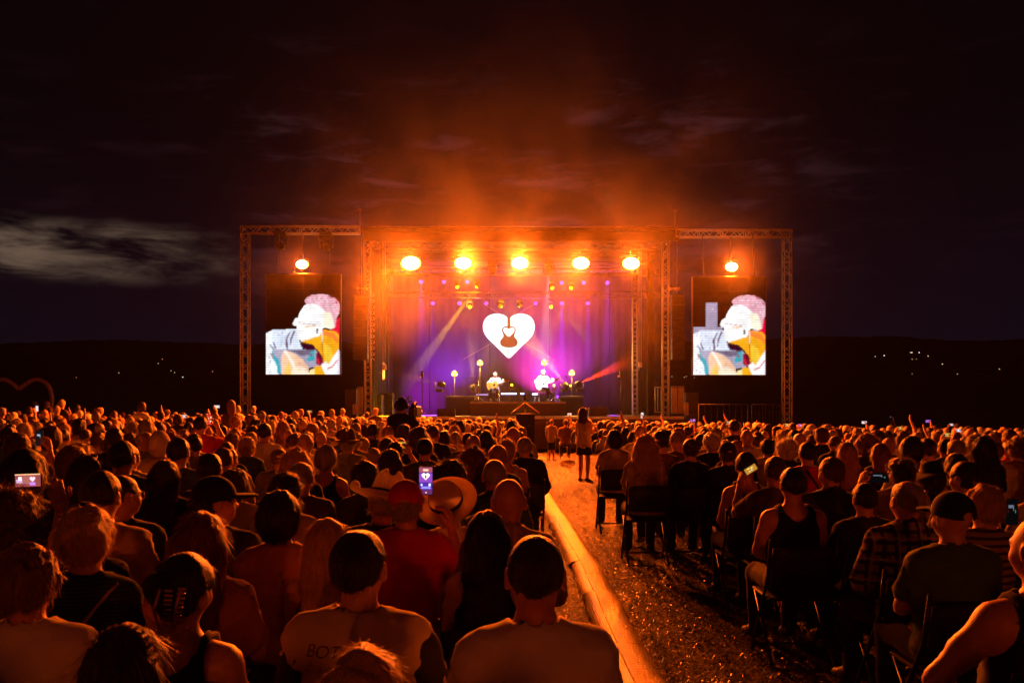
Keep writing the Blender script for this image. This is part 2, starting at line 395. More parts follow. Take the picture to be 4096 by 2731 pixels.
# roof trusses carrying the lamps
def stage_truss(Y, py, w, label):
    z = ZZ(py, Y); box_truss('lighting_truss', (XX(1510, Y), Y, z), (XX(2640, Y), Y, z), w, label, material=M_BLACKMETAL, chord=.022)
stage_truss(34.1, 985, .27, 'black lighting truss at the stage front carrying the orange blinders')
stage_truss(38.0, 1088, .27, 'black lighting truss across the middle of the stage roof')
stage_truss(41.0, 1180, .27, 'black lighting truss across the back of the stage roof')

# ================================================================== blinders (the lamps that light the audience)
ORANGE = (1.0, 0.108, 0.003)
M_BLIND = emit('blinder_lens', (1.0, 0.86, 0.45), 60.0)
def hot_spot(m):
    """A lamp lens that is hottest in the middle and cools to orange at its rim."""
    t = m.node_tree; e = [n for n in t.nodes if n.type == 'EMISSION'][0]; tcn = t.nodes.new('ShaderNodeTexCoord'); mp = t.nodes.new('ShaderNodeMapping'); t.links.new(tcn.outputs['Generated'], mp.inputs[0]); mp.inputs['Scale'].default_value = (2, 0, 2); mp.inputs['Location'].default_value = (-1, 0, -1)
    ln = t.nodes.new('ShaderNodeVectorMath'); ln.operation = 'LENGTH'; t.links.new(mp.outputs[0], ln.inputs[0])
    r = t.nodes.new('ShaderNodeValToRGB'); t.links.new(ln.outputs['Value'], r.inputs[0]); cr = r.color_ramp; cr.elements[0].position = .60; cr.elements[0].color = (1, .9, .55, 1); cr.elements[1].position = .98; cr.elements[1].color = (.02, .0035, .0001, 1); q = cr.elements.new(.84); q.color = (.20, .09, .012, 1)
    t.links.new(r.outputs[0], e.inputs[0])
hot_spot(M_BLIND)
def blinder(px, py, Y, power, sc, label, hang):
    p = W(px, py, Y); t = empty('blinder_light', p)
    hous = MB().box((0, .17, 0), (.50 * sc, .22, .40 * sc), bev=.05).build('housing', M_PLASTIC, t)
    y = MB(); y.tube([(-.31 * sc, .17, 0), (-.31 * sc, .17, .32 * sc), (.31 * sc, .17, .32 * sc), (.31 * sc, .17, 0)], .016, 6); y.tube([(0, .17, .32 * sc), (0, .17, hang)], .02, 6)
    y.build('yoke', M_BLACKMETAL, t)
    MB().lathe([(0.001, .09), (.14 * sc, .08), (.25 * sc, .03), (.30 * sc, -.03)], 24, Matrix.Translation((0, .05, 0)) @ Matrix.Scale(1.2, 4, (1, 0, 0)) @ Matrix.Scale(.86, 4, (0, 0, 1)) @ Matrix.Rotation(R(90), 4, 'X')).build('lens', M_BLIND, hous)
    s = spot('blinder_lamp', p + Vector((0, -.12, 0)), Vector((p.x * .45, 8, 1.0)), power, ORANGE, 152, .5, .14, t)
    tag(t, label, 'stage light', 'orange blinders facing the audience')
BP = 14000.0
for px, py, k, lab in ((1643, 1052, 1.25, 'leftmost orange blinder under the stage roof, with the widest glow'), (1852, 1052, 1., 'second orange blinder from the left under the stage roof'),
                   (2080, 1052, 1., 'orange blinder under the middle of the stage roof, above the heart'), (2324, 1052, 1., 'fourth orange blinder from the left under the stage roof'),
                   (2525, 1053, 1., 'rightmost orange blinder under the stage roof')):
    blinder(px, py, 33.6, BP * k, 1.0 + (.15 if k > 1 else 0), lab, .55)
blinder(1207, 1057, 32.6, BP * .55, .72, 'orange blinder hanging above the left video screen', 1.2)
blinder(2928, 1067, 32.6, BP * .55, .72, 'orange blinder hanging above the right video screen', 1.2)

# ================================================================== small stage lamps
def par_can(px, py, Y, col, label, beam=None, lens=.115, group=None, em=7.0):
    """Round wash lamp hanging from a truss, lens towards the audience and down."""
    p = W(px, py, Y); t = empty('wash_light', p); tgt = p + Vector((0, -1, -.55))
    M = aimM(p, tgt)
    can = MB().lathe([(.001, .26), (.07, .25), (.10, .18), (lens + .02, .05), (lens + .02, -.005), (lens, 0.0)], 16, M).build('can', M_PLASTIC, t)
    ln = MB()
    for i in range(7):
        a = 2 * math.pi * i / 6; rr = 0 if i == 6 else lens * .6
        ln.lathe([(.001, -.012), (lens * .26, -.008), (lens * .3, .004)], 8, M @ Matrix.Translation((rr * math.cos(a), rr * math.sin(a), -.004)))
    o = ln.build('lens_cluster', emit('par_lens_%d' % int(col[2] * 100), col, em), can); o['kind'] = 'stuff'
    MB().tube([(-.13, .05, 0), (-.13, .05, .28), (.13, .05, .28), (.13, .05, 0)], .012, 6).tube([(0, .05, .28), (0, .05, .42)], .014, 6).build('yoke', M_BLACKMETAL, t)
    if beam: spot('wash_lamp', p + Vector((0, -.1, -.05)), p + Vector(beam[0]), beam[1], beam[2], beam[3], .5, .05, t)
    tag(t, label, 'stage light', group)
VIO = (.20, .01, 1.0)
up_ = [1684, 1776, 1869, 2247, 2335, 2429]; lo_ = [1731, 1837, 1945, 2142, 2247, 2352]
ords = ['first', 'second', 'third', 'fourth', 'fifth', 'sixth']
for i, px in enumerate(up_):
    c = (.28, .10, 1.0) if i in (0, 5) else (.6, .12, .8)
    par_can(px, 1127 + (4 if i > 2 else 0), 38.0, c, 'violet wash light, %s from the left in the upper row' % ords[i], ((0.1, .2, -4), 90000, VIO, 14) if i in (0, 5) else None, em=1.6)
for i, px in enumerate(lo_):
    c = (.45, .25, 1.0) if i in (0, 4) else (.4, .1, 1.0)
    par_can(px, 1213, 41.0, c, 'violet wash light, %s from the left in the lower row' % ords[i], ((0.0, .1, -4), 90000, VIO, 12) if i in (0, 4, 5) else None, em=1.8)

def moving_head(p, tgt, col, label, power=None, cone=8, sc=1.0, em=12.0, hang=True, beamcol=None, group='yellow beam lights', name='moving_light'):
    p = Vector(p); t = empty(name, p); M = aimM(p, tgt)
    hd = MB().lathe([(.001, .24 * sc), (.07 * sc, .23 * sc), (.10 * sc, .14 * sc), (.10 * sc, -.02 * sc), (.075 * sc, -.03 * sc)], 16, M).build('head', M_PLASTIC, t)
    MB().lathe([(.001, -.035 * sc), (.05 * sc, -.03 * sc), (.076 * sc, -.012 * sc)], 14, M).build('lens', emit('beam_lens_%d_%d' % (int(col[1] * 100), int(col[2] * 100)), col, em), hd)
    sg = 1 if hang else -1
    MB().tube([(-.14 * sc, 0, -.02), (-.15 * sc, 0, sg * .2 * sc), (.15 * sc, 0, sg * .2 * sc), (.14 * sc, 0, -.02)], .025 * sc, 6).build('yoke', M_PLASTIC, t)
    MB().box((0, 0, sg * .27 * sc), (.26 * sc, .26 * sc, .11 * sc), bev=.02).build('base', M_PLASTIC, t)
    d = (Vector(tgt) - p).normalized()
    if power: spot('beam_lamp', p + d * .06, tgt, power, beamcol or col, cone, 1.0 if cone > 40 else .3, .03, t)
    tag(t, label, 'stage light', group)
YEL = (1.0, .50, .005)
moving_head(W(1907, 1147, 38.0), W(1765, 1345, 37.0), YEL, 'yellow beam light throwing the long slanting beam left of the heart', 380000, 7)
moving_head(W(1829, 1147, 38.0), W(1860, 1215, 37), YEL, 'small yellow beam light beside the long slanting beam', 20000, 6)
moving_head(W(1879, 1227, 41.0), W(1840, 1300, 38), YEL, 'small yellow beam light upper left of the white heart', 15000, 6)
moving_head(W(2005, 1227, 40.2), W(2036, 1275, 40.2), YEL, 'yellow beam light just above the left lobe of the heart', 40000, 9)
moving_head(W(2077, 1226, 40.2), W(2042, 1275, 40.2), YEL, 'yellow beam light just above the right lobe of the heart', 40000, 9)
moving_head(W(2209, 1151, 38.0), W(2250, 1215, 37), YEL, 'yellow beam light upper right of the heart, nearer the middle', 25000, 6)
moving_head(W(2285, 1151, 38.0), W(2258, 1215, 37), YEL, 'yellow beam light upper right of the heart, farther out', 25000, 6)
moving_head(W(2204, 1227, 41.0), W(2250, 1262, 39.4), YEL, 'small yellow beam light right of the white heart', 20000, 6)
KEYC = (1.0, .82, .90)
RL, RRt = W(1981, 1545, 37.0), W(2172, 1540, 37.0)
moving_head(W(1970, 1092, 35.0), RL, (.3, .25, .25), 'dark moving head lamp hanging left of the middle blinder', 8000, 13, 1.5, em=.3, beamcol=KEYC, group='dark moving heads')
moving_head(W(2195, 1092, 35.0), RRt, (.3, .25, .25), 'dark moving head lamp hanging right of the middle blinder', 42000, 13, 1.5, em=.3, beamcol=KEYC, group='dark moving heads')
moving_head(W(1123, 985, 33.0), (0, 10, 0), (.02, .02, .02), 'dark moving head lamp hanging left above the left video screen', None, sc=1.7, em=.0, group='dark moving heads')
moving_head(W(1305, 988, 33.0), (0, 10, 0), (.02, .02, .02), 'dark moving head lamp hanging right above the left video screen', None, sc=1.7, em=.0, group='dark moving heads')
# lamps on the stage floor
moving_head(W(1757, 1535, 38.0), W(1600, 1500, 38.6), (1, .55, .12), 'orange floor beam light pointing left behind the microphone stand', 50000, 16, 1.2, 25, False, (1, .30, .03), 'floor beam lights')
moving_head(W(1893, 1541, 38.6), W(1890, 1490, 38.9), (1, .75, .02), 'yellow floor beam light pointing straight up beside the left riser', 40000, 14, 1.0, 18, False, YEL, 'floor beam lights')
moving_head(W(2257, 1534, 38.6), W(2215, 1480, 38.9), (1, .8, .2), 'yellow floor beam light slanting up left beside the right riser', 60000, 18, 1.2, 25, False, YEL, 'floor beam lights')
moving_head(W(2320, 1532, 38.0), W(2530, 1440, 38.8), (1, .45, .05), 'floor light with the long red beam rising to the right', 420000, 15, 1.2, 30, False, (1, .045, .006), 'floor beam lights')
moving_head(W(2047, 1540, 39.5), W(2047, 1520, 39.0), (1, .6, .02), 'small yellow floor light between the two guitarists', None, 6, .8, 6, False, None, 'floor beam lights')
moving_head(W(2282, 1542, 39.5), W(2282, 1530, 38), (1, .7, .02), 'small yellow floor light under the right petal lamp', None, 6, .6, 6, False, None, 'floor beam lights')
moving_head(W(2216, 1541, 39.5), W(2216, 1535, 37), (1, .6, .1), 'small round warm floor light behind the right microphone stand', None, 6, .7, 10, False, None, 'floor beam lights')
# purple washes from the floor on the backdrop
PUR, MAG = (.14, .0, .80), (1.0, .03, .55)
for px, py, tx, ty, c, pw, lab in ((1800, 1585, 1815, 1330, PUR, 1500, 'floor wash light painting the backdrop violet on the left'), (2230, 1585, 2230, 1310, (.45, .0, .7), 1500, 'floor wash light painting the backdrop purple right of the heart'),
                              (2150, 1585, 2180, 1400, MAG, 2400, 'floor wash light glowing pink behind the right guitarist'), (1640, 1590, 1720, 1560, (.4, .01, .6), 500, 'floor wash light glowing purple at the far left')):
    moving_head(W(px, py, 41.2), W(tx, ty, 43), c, lab, pw * 4, 105, .8, 2.5, False, c, 'floor wash lights', 'floor_wash_light')

# petal lamps on stands
M_PETAL = emit('petal_lens', (1.0, .42, .03), 2.6)
M_PETALC = emit('petal_core', (1.0, .72, .25), 4.0)
for px, py, base, lab in ((1818, 1494, 1590, 'petal lamp on a low stand at the far left of the stage'), (1920, 1451, 1590, 'petal lamp on a tall stand behind the left guitarist'),
                     (2177, 1450, 1590, 'petal lamp on a tall stand above the right guitarist'), (2287, 1491, 1590, 'petal lamp on a low stand at the right of the stage')):
    Y = 38.8; p = W(px, py, Y); t = empty('petal_lamp', (p.x, Y, SZ)); h = p.z - SZ
    MB().tube([(0, .05, .02), (0, .05, h)], .018, 6).build('stand', M_BLACKMETAL, t)
    b = MB()
    for k in range(3): a = k * 2.09 + .4; b.tube([(0, .05, .25), (.35 * math.cos(a), .05 + .35 * math.sin(a), .01)], .012, 5)
    b.build('tripod_base', M_BLACKMETAL, t)
    F = Matrix.Translation((0, 0, h)) @ Matrix.Rotation(R(90), 4, 'X')
    shell = MB().lathe([(.001, -.10), (.10, -.09), (.155, -.02), (.155, .01), (.145, .012)], 6, F).build('lamp_shell', M_PLASTIC, t)
    for k in range(6):
        a = k * math.pi / 3 + math.pi / 6
        MB().lathe([(.001, .035), (.045, .025), (.062, .008)], 10, F @ Matrix.Translation((.085 * math.cos(a), .085 * math.sin(a), .005))).build('petal', M_PETALC if k % 2 else M_PETAL, shell)
    MB().lathe([(.001, .045), (.022, .035), (.026, .0)], 8, F).build('centre_cap', M_PLASTIC, shell)
    d = bpy.data.lights.new('petal_glow', 'POINT'); d.energy = 350; d.color = (1, .42, .05); d.shadow_soft_size = .1
    lo = bpy.data.objects.new('petal_glow', d); link(lo, t); lo.location = (0, -.14, h)
    tag(t, lab, 'stage light', 'petal lamps on stands')

# ================================================================== people: smooth blended bodies meshed from distance fields
_tab = np.random.RandomState(11).rand(32, 32, 32).astype(np.float32)
def vnoise(P, f):
    """Smooth value noise in -1..1; f is one frequency or three."""
    Q = P * np.asarray(f, np.float32) + 57.3
    i = np.floor(Q).astype(np.int32); t = Q - i; t = t * t * (3 - 2 * t)
    def g(a, b, c): return _tab[(i[..., 0] + a) % 32, (i[..., 1] + b) % 32, (i[..., 2] + c) % 32]
    x, y, z = t[..., 0], t[..., 1], t[..., 2]
    r = ((g(0, 0, 0) * (1 - x) + g(1, 0, 0) * x) * (1 - y) + (g(0, 1, 0) * (1 - x) + g(1, 1, 0) * x) * y) * (1 - z) + \
        ((g(0, 0, 1) * (1 - x) + g(1, 0, 1) * x) * (1 - y) + (g(0, 1, 1) * (1 - x) + g(1, 1, 1) * x) * y) * z
    return r * 2 - 1

class Field:
    def __init__(s, lo, hi, h):
        s.lo = np.array(lo, np.float32); s.h = h; s.n = np.ceil((np.array(hi) - s.lo) / h).astype(int) + 1
        s.D = np.full(tuple(s.n), .15, np.float32)
    def sub(s, lo, hi, pad):
        a = np.clip(np.floor((np.array(lo) - pad - s.lo) / s.h).astype(int), 0, s.n); b = np.clip(np.ceil((np.array(hi) + pad - s.lo) / s.h).astype(int) + 1, 0, s.n)
        if (b - a).min() <= 0: return None, None
        g = np.stack(np.meshgrid(*[s.lo[i] + np.arange(a[i], b[i], dtype=np.float32) * s.h for i in range(3)], indexing='ij'), -1)
        return (slice(a[0], b[0]), slice(a[1], b[1]), slice(a[2], b[2])), g
    def mix(s, sl, d, k, mode):
        A = s.D[sl]
        if mode == 'u':
            hh = np.maximum(k - np.abs(A - d), 0) / k if k > 0 else 0
            s.D[sl] = np.minimum(A, d) - (hh * hh * k * .25 if k > 0 else 0)
        else:
            d = -d; hh = np.maximum(k - np.abs(A - d), 0) / k if k > 0 else 0
            s.D[sl] = np.maximum(A, d) + (hh * hh * k * .25 if k > 0 else 0)
    def cone(s, a, b, ra, rb, k=.03, mode='u', fl=None):
        a = np.array(a, np.float32); b = np.array(b, np.float32); r = max(ra, rb)
        sl, g = s.sub(np.minimum(a, b) - r, np.maximum(a, b) + r, .06)
        if sl is None: return
        if fl is not None: g = (g - a) * np.array(fl, np.float32) + a; b = (b - a) * np.array(fl, np.float32) + a
        ab = b - a; t = np.clip(((g - a) @ ab) / max(float(ab @ ab), 1e-9), 0, 1)
        d = np.linalg.norm(g - a - t[..., None] * ab, axis=-1) - (ra + (rb - ra) * t)
        s.mix(sl, d, k, mode)
    def ell(s, c, r, k=.03, mode='u', rot=None):
        c = np.array(c, np.float32); r = np.array(r, np.float32); m = float(r.max())
        sl, g = s.sub(c - m, c + m, .06)
        if sl is None: return
        q = g - c
        if rot is not None: q = q @ np.array(rot, np.float32)
        k0 = np.linalg.norm(q / r, axis=-1); k1 = np.linalg.norm(q / (r * r), axis=-1) + 1e-6
        s.mix(sl, np.where(k0 < .05, -r.min(), k0 * (k0 - 1) / k1), k, mode)
    def plane(s, p, n, k=0.0, ragged=0.0):
        """Keep the side the normal points away from; ragged breaks the edge up."""
        g = s.grid(); d = (g - np.array(p, np.float32)) @ np.array(n, np.float32)
        if ragged: d = d + ragged * vnoise(g, (60, 60, 25)) + ragged * .6 * vnoise(g, 22)
        hh = np.maximum(k - np.abs(s.D - d), 0) / k if k > 0 else 0
        s.D = np.maximum(s.D, d) + (hh * hh * k * .25 if k > 0 else 0)
    def grid(s):
        return np.stack(np.meshgrid(*[s.lo[i] + np.arange(s.n[i], dtype=np.float32) * s.h for i in range(3)], indexing='ij'), -1)
    def near(s, m=.035):
        k = np.nonzero(np.abs(s.D) < m)
        return k, np.stack([s.lo[i] + k[i].astype(np.float32) * s.h for i in range(3)], -1)
    def rough(s, amp, f):
        k, g = s.near(); s.D[k] += amp * vnoise(g, f)
    def mesh(s):
        D = s.D.copy()
        for ax in range(3):
            for e in (0, -1):
                ix = [slice(None)] * 3; ix[ax] = e; D[tuple(ix)] = np.maximum(D[tuple(ix)], .5 * s.h)
        ins = D < 0; nx, ny, nz = D.shape
        acc = np.zeros((nx - 1, ny - 1, nz - 1, 3), np.float32); cnt = np.zeros((nx - 1, ny - 1, nz - 1), np.float32)
        faces = []
        idx_needed = []
        for ax in range(3):
            sa = [slice(None)] * 3; sb = [slice(None)] * 3; sa[ax] = slice(0, -1); sb[ax] = slice(1, None)
            A, B = D[tuple(sa)], D[tuple(sb)]; cr = (A < 0) != (B < 0)
            t = np.where(cr, A / np.where(A - B == 0, 1, A - B), 0).astype(np.float32)
            o1, o2 = [i for i in range(3) if i != ax]
            for u in (0, 1):
                for v in (0, 1):
                    ss = [None] * 3; ss[ax] = slice(None); ss[o1] = slice(u, (D.shape[o1] - 1) + u); ss[o2] = slice(v, (D.shape[o2] - 1) + v)
                    c = cr[tuple(ss)]; tt = t[tuple(ss)]
                    acc[..., ax] += c * tt; acc[..., o1] += c * u; acc[..., o2] += c * v; cnt += c
            idx_needed.append((cr, A < 0))
        act = cnt > 0; vid = np.full(act.shape, -1, np.int32); vid[act] = np.arange(act.sum())
        ijk = np.argwhere(act).astype(np.float32)
        V = (ijk + acc[act] / cnt[act][:, None]) * s.h + s.lo
        for ax in range(3):
            cr, ina = idx_needed[ax]; o1, o2 = (ax + 1) % 3, (ax + 2) % 3
            pts = np.argwhere(cr)
            ok = (pts[:, o1] > 0) & (pts[:, o2] > 0) & (pts[:, o1] < D.shape[o1] - 1) & (pts[:, o2] < D.shape[o2] - 1)
            pts = pts[ok]; q = []
            for du, dv in ((-1, -1), (0, -1), (0, 0), (-1, 0)):
                p = pts.copy(); p[:, o1] += du; p[:, o2] += dv; q.append(vid[p[:, 0], p[:, 1], p[:, 2]])
            q = np.stack(q, 1); fl = ~ina[pts[:, 0], pts[:, 1], pts[:, 2]]; q[fl] = q[fl][:, ::-1]
            faces.append(q)
        return V, np.concatenate(faces)

def joinVF(parts):
    V, F, n = [], [], 0
    for v, f in parts: V.append(v); F.append(f + n); n += len(v)
    return np.concatenate(V), np.concatenate(F)
def lerp(a, b, t): return tuple(x + (y - x) * t for x, y in zip(a, b))

HC = (0, -.005, 1.205)                                           # centre of the cranium, seated
def pose_of(kind, sex):
    w = .163 if sex == 'm' else .143
    J = dict(drop=0.0, w=w, hip=.095, pel=(0, -.02, .55), waist=(0, .0, .70), chest=(0, 0, .88), neck=(0, -.012, 1.05),
             shR=(w, -.005, .955), elR=(w + .055, .07, .735), wrR=(.12, .28, .66), fR=(-.3, .9, -.1), nR=(-.3, 0, -1),
             shL=(-w, -.005, .955), elL=(-w - .055, .07, .735), wrL=(-.12, .28, .66), fL=(.3, .9, -.1), nL=(.3, 0, -1),
             hpR=(.09, 0, .53), knR=(.13, .43, .52), anR=(.12, .46, .09), toR=(.14, .64, .04),
             hpL=(-.09, 0, .53), knL=(-.13, .43, .52), anL=(-.12, .46, .09), toL=(-.14, .64, .04), curlR=.5, curlL=.5)
    if kind == 'phoneR': J.update(elR=(w + .10, .17, .84), wrR=(.20, .30, 1.07), fR=(-.25, .05, .96), nR=(-.9, .2, -.1), curlR=.9)
    if kind == 'phoneN': J.update(elR=(w + .13, .05, .80), wrR=(.235, .13, 1.05), fR=(-.25, .05, .96), nR=(-.9, .2, -.1), curlR=.9)
    if kind == 'phoneU': J.update(elL=(-w - .05, .10, 1.03), wrL=(-.20, .17, 1.27), fL=(-.30, .05, .9), nL=(-.3, .9, -.1), curlL=.7)
    if kind == 'phoneL': J.update(elL=(-w - .10, .17, .84), wrL=(-.20, .30, 1.07), fL=(.25, .05, .96), nL=(.9, .2, -.1), curlL=.9)
    if kind == 'phone2': J.update(elR=(w + .09, .18, .95), wrR=(.12, .30, 1.16), fR=(-.35, .1, .93), nR=(-.8, .4, 0), curlR=.9, elL=(-w - .09, .18, .95), wrL=(-.12, .30, 1.16), fL=(.35, .1, .93), nL=(.8, .4, 0), curlL=.9)
    if kind == 'phonehi': J.update(elR=(w + .03, .16, 1.12), wrR=(.16, .22, 1.36), fR=(-.1, .05, .99), nR=(-.9, .2, -.1), curlR=.9)
    if kind == 'side': J.update(elL=(-w - .17, .03, .76), wrL=(-w - .06, .20, .58), fL=(.2, .9, -.3))
    if kind in ('stand', 'camop', 'kidstand'):
        J.update(hpR=(.09, -.01, .52), knR=(.095, .02, .07), anR=(.095, -.01, -.33), toR=(.12, .15, -.385), hpL=(-.09, -.01, .52), knL=(-.095, .02, .07), anL=(-.095, -.01, -.33), toL=(-.12, .15, -.385),
                 elR=(w + .06, .0, .73), wrR=(w + .05, .10, .50), fR=(0, .3, -.95), nR=(-1, 0, 0), elL=(-w - .06, .0, .73), wrL=(-w - .05, .10, .50), fL=(0, .3, -.95), nL=(1, 0, 0), pel=(0, -.01, .53))
    if kind == 'stand': J.update(elR=(w + .03, .08, .74), wrR=(.10, .30, .86), fR=(-.6, .6, .4))
    if kind == 'camop': J.update(elR=(w + .07, .14, .82), wrR=(w + .0, .24, 1.02), fR=(-.2, .6, .7), curlR=1.0, elL=(-w - .05, .12, .78), wrL=(-.02, .30, .92), fL=(.6, .6, .4))
    if kind in ('perf1', 'perf2'):
        J.update(elR=(w + .13, .02, .80), wrR=(.10, .20, .78), fR=(-.8, .25, -.35), nR=(0, -1, 0), elL=(-w - .10, .10, .80), wrL=(-.36, .27, .86), fL=(-.1, .2, .9), nL=(0, -1, 0), curlL=1.0)
    if kind == 'perf2':
        J.update(knR=(.02, .42, .60), anR=(-.20, .52, .36), toR=(-.30, .62, .30), wrL=(-.34, .27, .84))
    return J

def hand_vf(wr, f, n, side, curl, h=.0068):
    f = np.array(f, float); f /= np.linalg.norm(f); n = np.array(n, float); n -= f * (n @ f); n /= np.linalg.norm(n)
    u = np.cross(f, n) * side; wr = np.array(wr, float); c = wr + f * .09
    F = Field(c - .135, c + .135, h)
    F.cone(wr - f * .03, wr + f * .01, .026, .024, .0)
    for i, (o, L) in enumerate(((-.030, .070), (-.010, .080), (.010, .074), (.029, .058))):
        k0 = wr + f * (.088 - abs(o) * .25) + u * -o
        F.cone(wr + f * .012 - u * o * .5, k0, .019, .0115, .014)
        a = curl * 1.0; d1 = f * math.cos(a * .6) + n * math.sin(a * .6); d2 = f * math.cos(a * 1.5) + n * math.sin(a * 1.5)
        m = k0 + d1 * L * .55; F.cone(k0, m, .0105, .009, .005); F.cone(m, m + d2 * L * .5, .009, .0072, .004)
    t0 = wr + f * .025 + u * .024; t1 = t0 + f * .03 + u * .034 + n * .012; F.cone(wr + f * .01 + u * .008, t0, .02, .014, .012); F.cone(t0, t1, .0135, .011, .006); F.cone(t1, t1 + f * .032 + n * .012, .011, .0085, .004)
    return F.mesh()

def head_mats(yaw, pitch, roll):
    pv = Matrix.Translation((0, 0, 1.10))
    return pv @ Euler((R(pitch), R(roll), R(yaw)), 'XYZ').to_matrix().to_4x4() @ pv.inverted()

def add_head(F, M, neckonly=False, child=False):
    Rm = np.array(M.to_3x3()); T = lambda p: tuple(M @ Vector(p)); E = lambda c, r, k=.02, mode='u': F.ell(T(c), r, k, mode, Rm)
    F.cone((0, -.012, .985), T((0, -.006, 1.12)), .061, .054, .03)
    E((0, -.008, 1.207), (.0765, .096, .093), .03)
    E((0, .032, 1.165), (.060, .064, .078), .03)
    E((0, .060, 1.118), (.032, .030, .028), .03)                 # chin
    if neckonly: return
    for sx in (-1, 1):
        E((sx * .081, -.004, 1.178), (.011, .021, .034), .012); E((sx * .030, .090, 1.192), (.018, .014, .012), .012, 's')
        E((sx * .030, .080, 1.191), (.013, .012, .010), .004); E((sx * .036, .058, 1.155), (.026, .03, .024), .02)
        E((sx * .089, -.001, 1.180), (.005, .010, .018), .004, 's')
    E((0, .098, 1.168), (.011, .020, .012), .010); E((0, .090, 1.185), (.009, .012, .022), .010)
    E((0, .084, 1.208), (.045, .014, .010), .012); E((0, .088, 1.135), (.023, .010, .006), .006); E((0, .086, 1.125), (.019, .010, .006), .006)
    E((0, .099, 1.1305), (.024, .006, .0018), .003, 's')

def add_torso(F, J, g=0.0, bulk=0.0, sex='m', low=True):
    w = J['w']
    F.ell((0, .0 + bulk * .2, .850), (w * .95 + g + bulk * .3, .108 + g + bulk * .5, .19 + g), .05)
    F.cone((-w * .82, -.012, .948), (w * .82, -.012, .948), .062 + g, .062 + g, .05)
    F.cone((0, -.012, 1.020), (-w * .95, -.006, .958), .046 + g, .050 + g, .05); F.cone((0, -.012, 1.020), (w * .95, -.006, .958), .046 + g, .050 + g, .05)
    F.ell((0, .005 + bulk * .4, .70), ((.140 if sex == 'm' else .128) + g + bulk, .105 + g + bulk, .17 + g), .06)
    if sex == 'f':
        for sx in (-1, 1): F.ell((sx * .07, .085, .86), (.062 + g, .055 + g, .06 + g), .03)
    if low: F.ell(J['pel'], (.150 + g * 1.3 + bulk, .113 + g * 1.3 + bulk * .6, .108 + g), .06)

def body_mesh(sex, pose, yaw=0, pitch=0, roll=0, bulk=0.0, hands=True):
    key = ('body', sex, pose, yaw, pitch, roll, bulk)
    if key in MESHES: return MESHES[key]
    J = pose_of(pose, sex); M = head_mats(yaw, pitch, roll)
    stand = J['anR'][2] < 0
    F = Field((-.46, -.22, -.44 if stand else -.02), (.46, .72, 1.32 if pose not in ('phonehi', 'phoneU') else 1.44), .0215 if pose in ('lap', 'side') else .0175)
    add_torso(F, J, 0, bulk, sex)
    add_head(F, M, True)
    for s in 'RL':
        sh, el, wr = J['sh' + s], J['el' + s], J['wr' + s]; m = 1.0 if sex == 'm' else .86
        F.cone(sh, lerp(sh, el, .5), .056 * m, .048 * m, .04); F.cone(lerp(sh, el, .5), el, .048 * m, .039 * m, .03)
        F.cone(el, lerp(el, wr, .35), .039 * m, .041 * m, .02); F.cone(lerp(el, wr, .35), wr, .041 * m, .026 * m, .02)
        hp, kn, an, to = J['hp' + s], J['kn' + s], J['an' + s], J['to' + s]
        F.cone(hp, kn, .088 * m + bulk * .4, .056 * m, .04); F.cone(kn, lerp(kn, an, .35), .055 * m, .056 * m, .03); F.cone(lerp(kn, an, .35), an, .056 * m, .034 * m, .02)
        F.cone(an, to, .038, .026, .02); F.cone(lerp(an, to, -.2), lerp(an, to, .2), .03, .034, .02)
    parts = [F.mesh()]
    c = np.array(M @ Vector((0, .01, 1.19)))
    H = Field(c - .145, c + .145, .0082); add_head(H, M)
    H.plane((0, 0, 1.045), (0, 0, -1))
    parts.append(H.mesh())
    if hands:
        for s, sd in (('R', 1), ('L', -1)): parts.append(hand_vf(J['wr' + s], J['f' + s], J['n' + s], sd, J['curl' + s], .0100 if pose in ('lap', 'side') else .0072))
    V, Q = joinVF(parts)
    me = npmesh('body', V, Q); MESHES[key] = me
    return me

